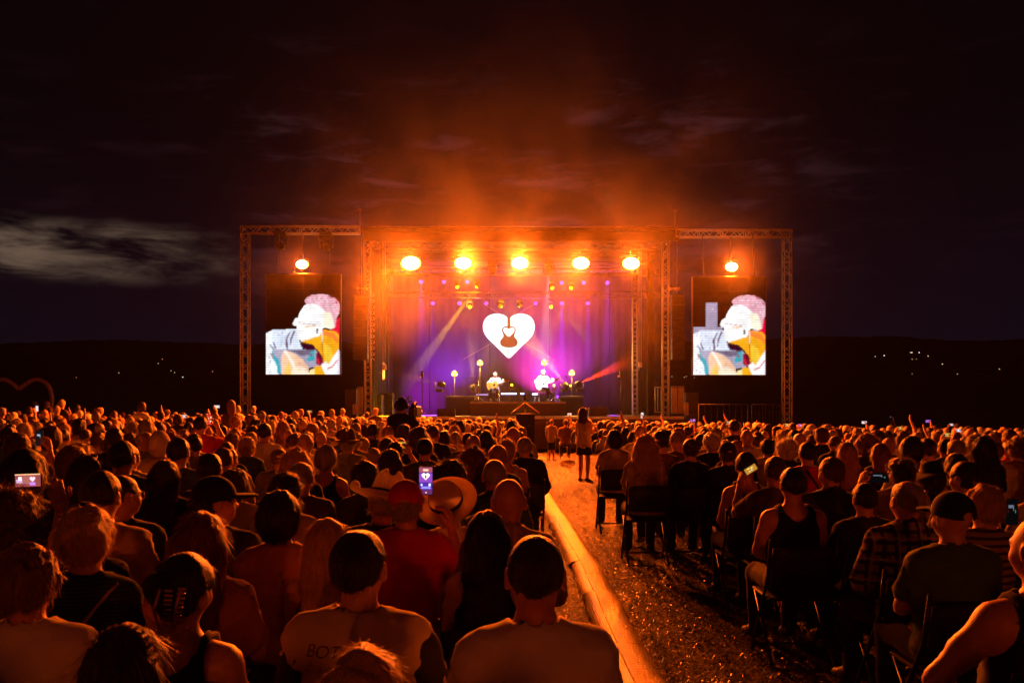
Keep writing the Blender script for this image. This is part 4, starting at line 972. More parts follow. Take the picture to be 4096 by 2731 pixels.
def video_screen(px0, px1, py0, py1, box, right, label):
    Y = 32.4; x0, x1 = XX(px0, Y), XX(px1, Y); z0, z1 = ZZ(py1, Y), ZZ(py0, Y); w, h = x1 - x0, z1 - z0
    t = empty('video_screen', ((x0 + x1) / 2, Y, z0))
    # the wall is a grid of cabinets
    nx_, nz_ = 4, 7
    cab = MB().box((0, 0, 0), (w / nx_ - .004, .09, h / nz_ - .004), bev=.004).mesh('cabinet'); cab.materials.append(mat('led_cabinet_face', (.012, .011, .012), .55, .3, bump=(150, .2)))
    for i in range(nx_):
        for k in range(nz_):
            o = bpy.data.objects.new('cabinet', cab); link(o, t); o.location = (-w / 2 + w * (i + .5) / nx_, .05, h * (k + .5) / nz_)
    f = MB(); 
    for sx in (-1, 1): f.box((sx * (w / 2 + .02), .05, h / 2), (.036, .12, h + .06), bev=.01)
    f.box((0, .05, -.022), (w - .002, .12, .04), bev=.01); f.box((0, .05, h + .022), (w - .002, .12, .04), bev=.01)
    f.build('frame', M_BLACKMETAL, t)
    polys = [(c, crop_poly(q, *box, w, h)) for c, q in face_polys(88 if right else 0, 8 if right else 0, right)]
    sp = random.Random(3 if right else 2); ox_, oy_ = (88, 8) if right else (0, 0)
    for i in range(150):                                          # broken highlights in the hair and creases in the sleeve
        a = sp.uniform(0, 1); x = 590 + 240 * a; y = 622 + 45 * abs(a - .4) + (60 + 120 * max(0, a - .4)) * sp.random(); l = sp.uniform(3, 11)
        polys.append(((.98, .93, .95) if sp.random() < .6 else (.55, .16, .28), crop_poly([(x + ox_, y + oy_), (x + l + ox_, y - 2 + oy_), (x + l + ox_, y + 1.5 + oy_), (x + ox_, y + 3 + oy_)], *box, w, h)))
    for i in range(34):
        x = sp.uniform(305, 470); y = sp.uniform(885, 1010) if i < 20 else sp.uniform(1040, 1190); l = sp.uniform(6, 26)
        if i >= 20: x = 302 + (x - 305) * .4
        polys.append(((.45, .5, .72) if i % 3 else (.16, .10, .2), crop_poly([(x + ox_, y + oy_), (x + l * .5 + ox_, y - l + oy_), (x + l * .5 + 2.5 + ox_, y - l + oy_), (x + 3.5 + ox_, y + 2 + oy_)], *box, w, h)))
    polys = [(c, [(max(-w / 2, min(w / 2, x)), max(0, min(h, z))) for x, z in q]) for c, q in polys]
    # the picture is rasterised onto the grid of light points of the wall
    gx, gz_ = 104, 138; PX, PZ = np.meshgrid(np.linspace(-w / 2, w / 2, gx), np.linspace(0, h, gz_)); C = np.zeros((gz_, gx, 3), np.float32)
    for c, q in polys:
        ins = np.zeros(PX.shape, bool)
        for k in range(len(q)):
            (xa, za), (xb, zb) = q[k], q[k - 1]
            if za == zb: continue
            ins ^= ((za > PZ) != (zb > PZ)) & (PX < (xb - xa) * (PZ - za) / (zb - za) + xa)
        C[ins] = c
    mask = C.max(2) > 0
    for _ in range(2):
        Bl = C.copy(); Bl[1:-1, 1:-1] = (C[1:-1, 1:-1] * 4 + C[:-2, 1:-1] + C[2:, 1:-1] + C[1:-1, :-2] + C[1:-1, 2:]) / 8; C = Bl
    rs_ = np.random.RandomState(5); nf = np.stack([np.stack([PX * 3, PZ * 3, 0 * PX], -1), np.stack([PX * 9 + 4, PZ * 9, 0 * PX], -1)]).astype(np.float32)
    C *= (1 + .16 * vnoise(nf[0], 1.0) + .12 * vnoise(nf[1], 1.0) + .05 * rs_.randn(gz_, gx))[..., None]; C = np.clip(C, 0, 1.2) * mask[..., None]
    V = np.stack([PX, np.full_like(PX, -.006), PZ], -1).reshape(-1, 3); ii, jj = np.meshgrid(np.arange(gx - 1), np.arange(gz_ - 1)); k = (jj * gx + ii).ravel(); Fq = np.stack([k, k + 1, k + gx + 1, k + gx], 1); Fq = Fq[(C.reshape(-1, 3)[Fq].max(2) > .01).any(1)]
    me = npmesh('picture', V, Fq, False); ca = me.color_attributes.new('Col', 'FLOAT_COLOR', 'POINT'); ca.data.foreach_set('color', np.concatenate([C.reshape(-1, 3), np.ones((gx * gz_, 1), np.float32)], 1).astype(np.float32).ravel()); me.materials.append(picmat('screen_picture', 1.25)); MATS['screen_picture'].cycles.emission_sampling = 'AUTO'
    link(bpy.data.objects.new('picture', me), t); scanlines(MATS['screen_picture'])
    for sx in (-1, 1): MB().tube([(sx * w * .35, .06, h), (sx * w * .35, .3, ZZ(945, 33) - z0)], .02, 6).build('hanging_strap', M_BLACKMETAL, t)
    tag(t, label, 'video screen')
    # black scrim closing the bay behind the screen
    b = empty('bay_scrim', ((x0 + x1) / 2, 33.6, 0)); sc = MB(); n = 60; V = []; Fq = []
    bw = 5.1
    for r, z in enumerate((.1, 3, 5.6, 8.1)):
        for i in range(n + 1): V.append((-bw / 2 + bw * i / n, .03 * math.sin(i * 1.1) + .02 * math.sin(i * .37 + r), z))
    for r in range(3):
        for i in range(n): a = r * (n + 1) + i; Fq.append((a, a + 1, a + n + 2, a + n + 1))
    return t
video_screen(1064, 1361, 1098, 1497, (300, 840, 470, 1195), False, 'tall video screen in the left truss bay showing a bowed head')
video_screen(2773, 3063, 1109, 1499, (388, 917, 490, 1200), True, 'tall video screen in the right truss bay showing a bowed head and grey blocks')

# ================================================================== speaker columns
def line_array(px, Y, py0, py1, label, w=.62):
    x = XX(px, Y); z0, z1 = ZZ(py1, Y), ZZ(py0, Y); n = 8; h = (z1 - z0) / n
    t = empty('line_array_speaker', (x, Y, z0))
    for k in range(n):
        tilt = R(-(n - k) * 1.2)
        MB().prism([(-w / 2, -h * .46), (w / 2, -h * .46), (w / 2 * .98, h * .46), (-w / 2 * .98, h * .46)], -.22, .2).build('cabinet', M_PLASTIC, t, (0, -.06 * (n - k) * .3, h * (k + .5)), (tilt * .5, 0, 0))
    MB().box((0, 0, z1 - z0 + .06), (w, .5, .07), bev=.01).build('flying_frame', M_BLACKMETAL, t)
    MB().tube([(0, 0, z1 - z0 + .08), (0, 0, ZZ(945, Y) - z0)], .012, 6).build('hoist_chain', M_ALU, t)
    tag(t, label, 'speaker')
line_array(1447, 33.3, 1190, 1440, 'black hanging speaker column left of the stage opening', .55)
line_array(2708, 33.3, 1190, 1440, 'black hanging speaker column right of the stage opening', .5)
for px, sgn, lab in ((1448, 1, 'steel arm with clamps on the left stage tower'), (2696, -1, 'steel arm with clamps on the right stage tower')):
    t = empty('rigging_arm', W(px, 1154, 33.0)); MB().box((0, 0, 0), (.46, .09, .06), bev=.01).build('arm', M_ALU, t)
    for q in (-.16, .05, .17): MB().box((q, -.06, -.02), (.05, .05, .13), bev=.01).build('clamp', M_ALU, t)
    tag(t, lab, 'rigging')
# spiral of cable down the left tower, hoist with hook beside it
t = empty('hanging_cable', W(1491, 1440, 33.2)); hgt = (1440 - 1170) / FPX * 33.2
MB().tube([(.055 * math.cos(a * .9), .05 * math.sin(a * .9), hgt * a / 80) for a in range(81)], .028, 6).build('cable', mat('pale_cable', (.45, .33, .27), .6, .3), t); tag(t, 'pale cable bundle winding down beside the left speaker column', 'cable')
for px, top, bot, Y, lab in ((1532, 960, 1480, 34.5, 'chain hoist with hook hanging inside the left of the stage'), (2556, 960, 1470, 36.5, 'chain hoist hanging inside the right of the stage')):
    p = W(px, bot, Y); t = empty('chain_hoist', p); hh = ZZ(top, Y) - p.z
    MB().tube([(0, 0, .1), (0, 0, hh)], .010, 5).build('chain', M_ALU, t); MB().tube([(.09, 0, .1), (.09, 0, hh)], .010, 5).build('chain', M_ALU, t)
    MB().box((.05, 0, .12), (.16, .14, .24), bev=.03).build('motor', M_DECKEDGE, t); MB().tube([(0, 0, 0), (0, 0, -.10), (-.05, 0, -.16), (-.11, 0, -.12), (-.11, 0, -.06)], .014, 6).build('hook', M_ALU, t)
    tag(t, lab, 'hoist')

# ================================================================== the heart
def guitar_outline(n=40):
    pts = []
    for i in range(n):
        a = 2 * math.pi * i / n; z = math.cos(a)
        pts.append((math.sin(a), z))
    return pts
YH = 40.0; hc_ = W(2035.5, 1343, YH); heart = empty('glowing_heart', (hc_.x, YH, hc_.z))
def hp(pts): return [((x - 1868) / 2.94 / FPX * YH, -(y - 275) / 2.94 / FPX * YH) for x, y in pts]     # traced in the photograph's own proportions
rt = [(1886, 62), (1905, 45), (1940, 25), (1985, 16), (2030, 15), (2075, 25), (2115, 45), (2145, 75), (2165, 115), (2174, 160), (2170, 205), (2155, 250), (2130, 290), (2095, 328), (2050, 368), (2000, 418), (1950, 468), (1905, 515), (1880, 536), (1872, 538)]
body = [(1872, 413), (1905, 412), (1940, 403), (1962, 385), (1972, 362), (1970, 335), (1955, 310), (1935, 290), (1932, 270), (1940, 245), (1949, 222), (1950, 200), (1942, 180), (1925, 166), (1905, 161), (1886, 163)]
half = rt + body
left = [(2 * 1868 - x, y) for x, y in half]
M_HEART = emit('heart_led', (1.0, .985, .97), 1.6, True)
for pl, nm in ((half, 'lobe'), (left, 'lobe')):
    q = hp(pl); q = q if pl is half else q[::-1]
    o = MB().prism(q, -.05, .03).build(nm, M_HEART, heart)
inner = [(1872, 288), (1900, 262), (1922, 238), (1933, 218), (1934, 200), (1925, 184), (1908, 178), (1890, 182), (1872, 194)]
for pl in (inner, [(2 * 1868 - x, y) for x, y in inner][::-1]): MB().prism(hp(pl), -.05, .03).build('inner_heart', M_HEART, heart)
gb = [(1868, 413)] + body[::1] + [(1886, 60), (1850, 60)] + [(2 * 1868 - x, y) for x, y in body[::-1]]
M_GTR = mat('guitar_board', (.10, .025, .005), .6, .2, var=.2)
MB().prism(hp(gb), .035, .06).build('guitar_shape', M_GTR, heart)
for a, b in (((1868, 80), (1560, -115)), ((1868, 80), (2180, -115)), ((1720, 330), (1330, 545)), ((2010, 330), (2420, 560))):
    (ax, az_), (bx, bz) = hp([a, b]); MB().tube([(ax, .05, az_), (bx, .3, bz)], .006, 4).build('guy_wire', M_ALU, heart)
tag(heart, 'glowing white heart with a guitar cut-out hanging over the stage', 'heart sign')
hl = bpy.data.lights.new('heart_glow', 'AREA'); hl.shape = 'DISK'; hl.size = 2.0; hl.energy = 20; hl.color = (1, .75, .70)
ho = bpy.data.objects.new('heart_glow', hl); link(ho, heart); ho.location = (0, -.12, 0); ho.rotation_euler = (R(90), 0, 0)

# ================================================================== risers, performers
def riser(px0, px1, top, Y, depth, label, topm, sk):
    x0, x1 = XX(px0, Y), XX(px1, Y); zt = ZZ(top, Y); t = empty('riser', ((x0 + x1) / 2, Y, SZ)); w = x1 - x0; h = zt - SZ
    MB().box((0, depth / 2, h - .04), (w, depth, .08), bev=.012).build('top', topm, t)
    MB().box((0, .03, (h - .085) / 2), (w - .02, .02, h - .085), bev=.004).build('front_skirt', sk, t)
    for sx in (-1, 1): MB().box((sx * (w / 2 - .025), depth / 2, (h - .085) / 2), (.02, depth - .1, h - .085), bev=.004).build('side_skirt', sk, t)
    tag(t, label, 'riser'); return zt
RZt = riser(1881, 2263, 1606, 36.0, 2.2, 'brown-skirted riser under the two guitarists', M_RISERTOP, M_RISER)
riser(1781, 1905, 1584, 38.3, 1.6, 'dark lamp platform behind the left guitarist', M_BLACKMETAL, M_BLACKCLOTH); riser(2240, 2336, 1583, 38.3, 1.6, 'dark lamp platform behind the right guitarist', M_BLACKMETAL, M_BLACKCLOTH)
M_LED = emit('led_strip', (.35, .42, 1.0), 9.0, True)
for px0, px1, py, lab in ((2005, 2066, 1574, 'long blue-white light bar between the guitarists'), (2082, 2096, 1574, 'short blue light bar right of the long one'), (2129, 2150, 1576, 'short blue light bar beside the right stool'), (1904, 1952, 1578, 'thin violet light bar behind the left stool')):
    Y = 37.6; p = W((px0 + px1) / 2, py, Y); w = (px1 - px0) / FPX * Y; t = empty('light_bar', p)
    MB().box((0, .04, 0), (w + .04, .06, .10), bev=.01).build('housing', M_PLASTIC, t)
    MB().box((0, .0, 0), (w, .02, .055 if 'thin' not in lab else .03), bev=.006).build('tube', M_LED if 'violet' not in lab else emit('led_violet', (.6, .4, 1), 1.5), t)
    MB().box((0, .05, -(p.z - RZt) / 2), (.04, .04, p.z - RZt), bev=.005).build('foot', M_PLASTIC, t)
    tag(t, lab, 'light bar', 'light bars on the riser')

def guitar(o, label, colr):
    """Classical guitar lying across the lap of the player."""
    t = empty('guitar', (0, 0, 0))
    a, b = Vector((.10, .235, .70)), Vector((-.47, .31, .875))
    ax = (b - a).normalized(); nrm = Vector((0, 1, 0)); nrm = (nrm - ax * nrm.dot(ax)).normalized(); sd = ax.cross(nrm)
    M = Matrix((( ax.x, sd.x, nrm.x, a.x), (ax.y, sd.y, nrm.y, a.y), (ax.z, sd.z, nrm.z, a.z), (0, 0, 0, 1)))
    def wdt(u): return .185 * math.sqrt(max(0, 1 - ((u + .07) / .165) ** 2)) if u < -.0 else 0
    prof = [(-.235, .0), (-.225, .08), (-.19, .145), (-.13, .182), (-.07, .185), (-.02, .16), (.03, .125), (.08, .118), (.13, .135), (.175, .140), (.215, .125), (.24, .085), (.25, .0)]
    ol = prof + [(x, -y) for x, y in prof[-2:0:-1]]
    V = [M @ Vector((x, y, .045)) for x, y in ol] + [M @ Vector((x, y, -.045)) for x, y in ol]; n = len(ol)
    m1 = MB(); m1.add(V, [tuple(range(n)), tuple(range(2 * n - 1, n - 1, -1))] + [(i, i + n, (i + 1) % n + n, (i + 1) % n) for i in range(n)]); m1.build('body', mat('guitar_top_' + colr, dict(orange=(.75, .30, .04), pale=(.82, .55, .25))[colr], .3, .5, coat=.5), t)
    m2 = MB(); m2.box((0, 0, 0), (.40, .052, .022), bev=.005); q = m2.build('neck', mat('guitar_neck', (.55, .40, .30), .4, .4), t); q.matrix_local = M @ Matrix.Translation((.44, 0, .050))
    m3 = MB(); m3.box((0, 0, 0), (.15, .068, .018), bev=.006); q = m3.build('headstock', mat('guitar_head', (.45, .28, .16), .4, .4), t); q.matrix_local = M @ Matrix.Translation((.705, 0, .042))
    m4 = MB().lathe([(.001, 0), (.045, 0), (.048, .001)], 20); q = m4.build('sound_hole', mat('hole_dark', (.02, .01, .005), .9, .1), t); q.matrix_local = M @ Matrix.Translation((.10, 0, .047))
    m5 = MB().box((0, 0, 0), (.018, .13, .012), bev=.003); q = m5.build('bridge', mat('guitar_bridge', (.08, .03, .015), .4, .4), t); q.matrix_local = M @ Matrix.Translation((-.10, 0, .052))
    for k in range(6): pass
    t.matrix_basis = o.matrix_basis.copy(); tag(t, label, 'guitar')
def stool(loc, label):
    t = empty('stool', loc); MB().box((0, 0, .46), (.40, .36, .06), bev=.02).build('seat', mat('stool_pad', (.35, .33, .36), .6, .3), t)
    for sx in (-1, 1):
        for sy in (-1, 1): MB().tube([(sx * .15, sy * .13, .43), (sx * .18, sy * .16, 0)], .014, 6).build('leg', M_CHROME, t)
    tag(t, label, 'stool', 'performers stools')
def performer(px, ht, pose, **kw):
    Y = 37.0; x = XX(px, Y); s = (ZZ(ht, Y) - RZt) / 1.31
    o = person((x, Y, RZt), s, R(180) + kw.pop('turn', 0), 'm', pose, shoes=True, **kw); stool((x, Y, RZt), kw['label'].replace('guitarist', 'stool of the guitarist')); return o
# the players are linked here but need the people library, so they are made later

# ================================================================== the audience
PEOPLE = []                                                      # (x, y, hx, ht, hw) of everyone placed by hand
HATW = dict(cap=.190, cap_back=.190, straw=.205, fedora=.21, sunhat=.41, scarf=.185); HATT = dict(cap=1.326, cap_back=1.326, straw=1.345, fedora=1.352, sunhat=1.338, scarf=1.322)
def solve(hx, ht, hw, wref, top):
    """Distance and size of a seated person whose head the photograph shows hw wide with its top at ht."""
    d = EYE * FPX / ((ht - HY) + top / wref * hw); s = hw * d / (FPX * wref)
    for _ in range(3):                                           # let for the slope of the field
        z = ground_z(XX(hx, d), d); d = (EYE - z) * FPX / ((ht - HY) + top / wref * hw); s = hw * d / (FPX * wref)
    return d, s
def P(hx, ht, hw, hair, hcol, shirt, smat, sex, label, rz=0.0, chair=None, **kw):
    hat = kw.get('hat'); wref = HATW[hat] if hat else HAIRW[hair]; top = HATT[hat] if hat else HAIRT[hair]
    d, s = solve(hx, ht, hw, wref, top); x = XX(hx, d)
    PEOPLE.append((x, d, hx, ht, hw))
    if chair: kw.setdefault('shoes', True)
    o = person((x, d, ground_z(x, d)), s, R(rz), sex, hair=hair, hcol=hcol, shirt=shirt, smat=smat, label=label, seed=len(PEOPLE), group='seated audience', **kw)
    if chair: folding_chair((x, d, ground_z(x, d)), R(rz), s, chair)
    return o

# ------------------------------------------------------------------ folding chairs
M_CHAIR = mat('chair_tube', (.025, .024, .024), .35, .5, .3); M_CHAIRPAD = mat('chair_seat', (.02, .019, .019), .6, .35, bump=(200, .2))
def chair_parts():
    sb = MB().box((0, .05, .445), (.42, .40, .025), bev=.01).mesh('seat')
    n = 8; V = []; Fq = []
    for r, (z, y) in enumerate(((.54, -.150), (.64, -.172), (.74, -.192), (.81, -.200))):
        for i in range(n + 1):
            x = -.20 + .40 * i / n; V.append((x, y - .03 * (1 - (x / .2) ** 2), z - (.02 * (x / .2) ** 4 if r == 3 else 0)))
    for r in range(3):
        for i in range(n): a = r * (n + 1) + i; Fq.append((a, a + 1, a + n + 2, a + n + 1))
    V2 = [(x, y - .014, z) for x, y, z in V]; k = len(V); F2 = [tuple(q + k for q in f[::-1]) for f in Fq]
    rim = [i for i in range(n + 1)] + [r * (n + 1) + n for r in (1, 2, 3)] + [3 * (n + 1) + i for i in range(n - 1, -1, -1)] + [r * (n + 1) for r in (2, 1)]
    F3 = [(rim[i], rim[i - 1], rim[i - 1] + k, rim[i] + k) for i in range(len(rim))]
    bk = MB(); bk.add(V + V2, Fq + F2 + F3, True); bk = bk.mesh('backrest')
    out = [('seat', sb, M_CHAIRPAD), ('backrest', bk, M_CHAIRPAD)]
    for sx in (-1, 1):
        out.append(('leg', MB().tube([(sx * .215, -.215, .85), (sx * .215, -.15, .60), (sx * .215, .24, .0)], .012, 8).mesh('leg'), M_CHAIR))
        out.append(('leg', MB().tube([(sx * .20, .20, .44), (sx * .20, -.22, .0)], .012, 8).mesh('leg'), M_CHAIR))
    out.append(('stretcher', MB().tube([(-.215, .18, .07), (.215, .18, .07)], .009, 6).mesh('stretcher'), M_CHAIR))
    for _, me, m in out: me.materials.append(m)
    return out
CHAIR = chair_parts()
def folding_chair(loc, rz, s, label):
    t = empty('folding_chair', loc, rz, s)
    for nm, me, _ in CHAIR: link(bpy.data.objects.new(nm, me), t)
    tag(t, label, 'chair', 'black folding chairs')

# ------------------------------------------------------------------ phones
M_PIC = picmat('phone_picture', 1.5)
def heart_pts(cx, cz, w, n=28):
    pts = []
    for i in range(n):
        a = 2 * math.pi * i / n; x = 16 * math.sin(a) ** 3; z = 13 * math.cos(a) - 5 * math.cos(2 * a) - 2 * math.cos(3 * a) - math.cos(4 * a)
        pts.append((cx + x * w / 32, cz + (z + 2.5) * w / 32))
    return pts
def rect(x0, z0, x1, z1): return [(x0, z0), (x1, z0), (x1, z1), (x0, z1)]
def picture(kind, w, h):
    rg = random.Random(hash(kind) % 1000 if isinstance(kind, int) else len(kind)); L = []
    if kind == 'heart':
        L = [((.06, .02, .28), rect(-w, -h, w, h)), ((.22, .05, .40), rect(-w, -h * .1, w, h * .55)), ((.30, .06, .10), rect(-w, h * .62, w, h)), ((1, .55, .4), rect(-w * .4, h * .72, w * .4, h * .86)), ((1, .85, .75), heart_pts(0, h * .30, w * 1.25)),
             ((.25, .03, .05), rect(-w * .12, h * .18, w * .12, h * .42)), ((.25, .25, .9), rect(-w * .6, -h * .50, w * .7, -h * .42)), ((.75, .7, 1), rect(-w * .75, -h * .38, -w * .5, -h * .22)), ((.8, .75, 1), rect(w * .45, -h * .40, w * .75, -h * .2)), ((.4, .3, .9), rect(-w * .8, -h * .58, w * .8, -h * .53)),
             ((.10, .02, .10), rect(-w, -h, w, -h * .66)), ((.9, .6, .5), rect(-w * .05, -h * .9, w * .15, -h * .82))]
    elif kind == 'wide':
        L = [((.24, .05, .05), rect(-w, -h, w, h)), ((.34, .10, .09), rect(-w * .7, -h * .6, w * .5, h * .7)), ((.55, .35, .6), rect(-w * .92, -h * .40, -w * .45, h * .15)), ((.9, .8, .95), rect(-w * .75, h * .0, -w * .48, h * .55)), ((.9, .6, .75), heart_pts(w * .38, h * .12, w * .45)), ((.45, .2, .8), rect(w * .15, -h * .8, w * .6, -h * .35)), ((1, .5, .25), rect(-w, h * .85, w, h)), ((.35, .05, .06), rect(-w, -h, w, -h * .86))]
    elif kind == 'dark':
        L = [((.004, .004, .005), rect(-w, -h, w, h)), ((.25, .3, .4), rect(-w * .6, h * .3, w * .3, h * .55)), ((.5, .5, .55), rect(w * .2, h * .1, w * .3, h * .3)), ((.2, .5, .4), rect(w * .5, -h * .1, w * .62, h * .15))]
    else:
        base, hot = {'warm': ((.25, .07, .02), (1, .75, .35)), 'white': ((.5, .42, .45), (1, .95, 1)), 'violet': ((.2, .08, .4), (.9, .6, 1)), 'gold': ((.35, .16, .02), (1, .8, .25)), 'red': ((.5, .03, .02), (1, .75, .5))}[kind]
        L = [(base, rect(-w, -h, w, h))]
        for i in range(7): x = rg.uniform(-.8, .6) * w; z = rg.uniform(-.7, .5) * h; L.append((tuple(b + (q - b) * rg.uniform(.4, 1) for b, q in zip(base, hot)), rect(x, z, x + w * rg.uniform(.15, .4), z + h * rg.uniform(.15, .4))))
    return L
def phone(p, pic, label, land=False, rz=0.0, rx=0.0, ry=0.0, L=.155, bright=1.0):
    t = empty('phone', p); t.rotation_euler = (rx, ry, rz)
    a, b = (L / 2, L * .245) if land else (L * .245, L / 2)
    case = MB().box((0, .0045, 0), (2 * a, .009, 2 * b), bev=.003).build('case', M_PLASTIC, t)
    me = colmesh('screen', picture(pic, a * .93, b * .94), -.0012, .0002); me.materials.append(M_PIC if bright == 1 else picmat('phone_picture_dim', bright))
    link(bpy.data.objects.new('screen', me), t)
    MB().box((a * .6, .0105, b * .75), (.018, .003, .018), bev=.001).build('camera_bump', M_PLASTIC, case)
    tag(t, label, 'phone', 'phones held up by the audience')
    return t
def hold(o, local):
    return o.matrix_basis @ Vector(local)

# ------------------------------------------------------------------ the people nearest the camera, one by one
SK = dict(trousers=1)
P(110, 2168, 236, 'pixie', 'lightbrown', 'tee', 'white', 'm', 'person with short fair hair and white shirt in the lower left corner', skin='red')
P(346, 2018, 206, 'pixie', 'blonde', 'long', patterned('dark_rib', 'stripe', (.012, .030, .018), (.035, .07, .04), 420), 'f', 'person with short blonde layered hair and ribbed dark green top with thin shoulder strap')
pclip = P(718, 2196, 235, 'bun', 'black', 'tank', 'black', 'f', 'person with dark hair in a claw clip, bare shoulders and black top', head=(-14, 6, 12))
pband = P(505, 2492, 300, 'long', 'darkbrown', 'tee', 'black', 'f', 'person with long dark hair and beaded hairband at the bottom edge')
P(807, 2042, 208, 'long', 'red', 'tee', 'pink', 'f', 'person with long reddish hair and pale pink top, left of the long blonde hair')
P(45, 1945, 255, 'curly', 'brown', 'tank', 'brown', 'f', 'person with big curly hair and bare shoulders at the left edge')
P(405, 1883, 150, 'short', 'darkbrown', 'tee', 'beige', 'm', 'person with short dark hair and beige shirt behind the blonde ribbed-top person')
P(487, 1900, 122, 'buzz', 'darkbrown', 'tee', 'navy', 'm', 'person with shaved head and glasses turned right, beside the beige shirt', head=(-38, 0, 0))
pw = P(335, 2004, 175, 'bob', 'darkbrown', 'tee', 'charcoal', 'f', 'person raising one bare arm with the wide bright phone at far left', pose='phoneU')
P(100, 1792, 165, 'bob', 'black', 'tee', 'black', 'f', 'person with a black bob behind the wide bright phone')
P(290, 1778, 118, 'layered', 'lightbrown', 'tee', 'charcoal', 'f', 'person with fair layered bob and dark top in the left block', head=(10, 0, 0))
P(345, 1818, 116, 'long', 'darkbrown', 'tee', 'brown', 'f', 'person with long dark hair and sunglasses pushed up on the head')
P(490, 1762, 104, 'short', 'black', 'jacket', 'black', 'm', 'person with black undercut hair and dark jacket, left block')
P(660, 1836, 118, 'long', 'brown', 'long', 'black', 'f', 'person with long straight brown hair lit red on one side, dark top')
P(715, 1750, 88, 'short', 'darkbrown', 'tee', 'blue', 'm', 'person with short dark hair, dark blue shirt and strap beside the head scarf')
P(640, 1722, 78, 'bald', 'grey', 'tee', 'cream', 'f', 'person wearing a pale head scarf and light top', hat='scarf', hatm=mat('pale_scarf', (.6, .5, .42), .8, .2, bump=(40, .3)))
P(840, 1812, 98, 'short', 'black', 'tee', 'charcoal', 'm', 'person with thick short black hair left of the black peaked cap')
P(893, 1790, 78, 'short', 'brown', 'tee', 'beige', 'm', 'person with short brown hair and light shirt behind the black peaked cap')
P(940, 1870, 110, 'layered', 'brown', 'tee', 'cream', 'f', 'person with brown layered bob and cream top right of the black peaked cap', head=(-15, 0, 0))
P(862, 1900, 150, 'fringe', 'black', 'tee', 'charcoal', 'm', 'person in a black peaked cap turned to the right', hat='cap', hatm=cloth('black'), head=(-62, 0, 0))
P(1118, 1957, 172, 'bob', 'black', 'tee', 'pink', 'f', 'person with a smooth dark bob rimmed red and pink top')
P(1145, 1880, 126, 'mop', 'black', 'tee', 'cream', 'f', 'person with dark tousled hair and cream top behind the smooth dark bob')
P(1206, 1846, 98, 'balding', 'grey', 'tee', 'brown', 'm', 'bald person with grey fringe and tan shirt behind the smooth dark bob', skin='red')
P(1304, 1778, 90, 'pixie', 'grey', 'tank', 'black', 'f', 'person with short grey hair, sleeveless black top and diagonal bag strap')
P(1222, 1734, 62, 'bald', 'grey', 'collar', 'white', 'm', 'bald person in a white collared shirt, left block', bulk=.02)
P(1393, 1721, 68, 'fringe', 'grey', 'tee', 'olive', 'm', 'person in a small fedora and yellow-green shirt', hat='fedora', hatm=cloth('brown'), bulk=.03)
P(1457, 1836, 104, 'mop', 'darkbrown', 'tee', 'charcoal', 'f', 'person with messy dark brown hair behind the pale straw hat')
P(1562, 1794, 92, 'long', 'darkbrown', 'tee', 'brown', 'f', 'person with long straight dark hair under the sideways phone')
P(1699, 1752, 66, 'short', 'black', 'tee', 'green', 'm', 'person with short black hair, dark green shirt and cross strap')
P(1797, 1832, 150, 'curly', 'black', 'tee', 'black', 'f', 'person with bushy black curls behind the wide straw hat')
P(1895, 1782, 118, 'wavy', 'red', 'tee', 'brown', 'f', 'person with big wavy reddish hair left of the shaved grey head')
P(1978, 1837, 96, 'buzz', 'grey', 'collar', 'green', 'm', 'person with shaved grey head above the big bald man', skin='red')
P(2035, 1914, 138, 'bald', 'grey', 'collar', patterned('floral_shirt', 'plaid', (.36, .24, .15), (.28, .17, .10), (.45, .32, .2)), 'm', 'big bald man in a patterned collared shirt beside the aisle', skin='red', bulk=.02)
P(1524, 1897, 150, 'fringe', 'grey', 'jacket', 'charcoal', 'm', 'person in a tilted pale cowboy-style straw hat', hat='fedora', hatm=M_PALEHAT, band=True, head=(8, -14, 14))
P(1806, 1917, 138, 'fringe', 'grey', 'tee', 'white', 'm', 'person in a wide straw hat with black band and white shirt', hat='straw', hatm=M_STRAW, band=True, head=(0, 12, -12))
pred = P(1624, 1915, 143, 'fringe', 'grey', 'tee', 'red', 'm', 'person in red cap and red shirt filming with a bright phone', hat='cap', hatm=mat('red_cap', (.55, .010, .012), .8, .2, bump=(200, .2)), pose='phoneN', bulk=.03, skin='red')
P(1310, 2070, 168, 'long', 'blonde', 'tank', 'black', 'f', 'person with long straight blonde hair and one bare shoulder')
pbot = P(1440, 2117, 222, 'short', 'black', 'tee', 'cream', 'm', 'man in a pale shirt with dark sleeves and lettering on the back', bulk=.03, head=(-10, 4, 0))
P(1462, 2545, 330, 'pixie', 'blonde', 'tee', 'charcoal', 'f', 'person with pinned-up blonde hair cropped by the bottom edge', head=(0, 18, 0))
P(1950, 2040, 172, 'long', 'black', 'tank', 'black', 'f', 'person with long straight black hair and black top beside the white T-shirt man', chair='black folding chair under the person with long black hair')
P(2142, 2138, 232, 'buzz', 'darkbrown', 'tee', 'white', 'm', 'man with cropped hair and plain white T-shirt beside the matting', skin='red', chair='black folding chair of the man in plain white T-shirt')
P(2098, 1748, 62, 'short', 'grey', 'jacket', 'black', 'm', 'large person in black with short grey hair at the left aisle edge', bulk=.05, chair='black folding chair of the large person in black at the left aisle edge')
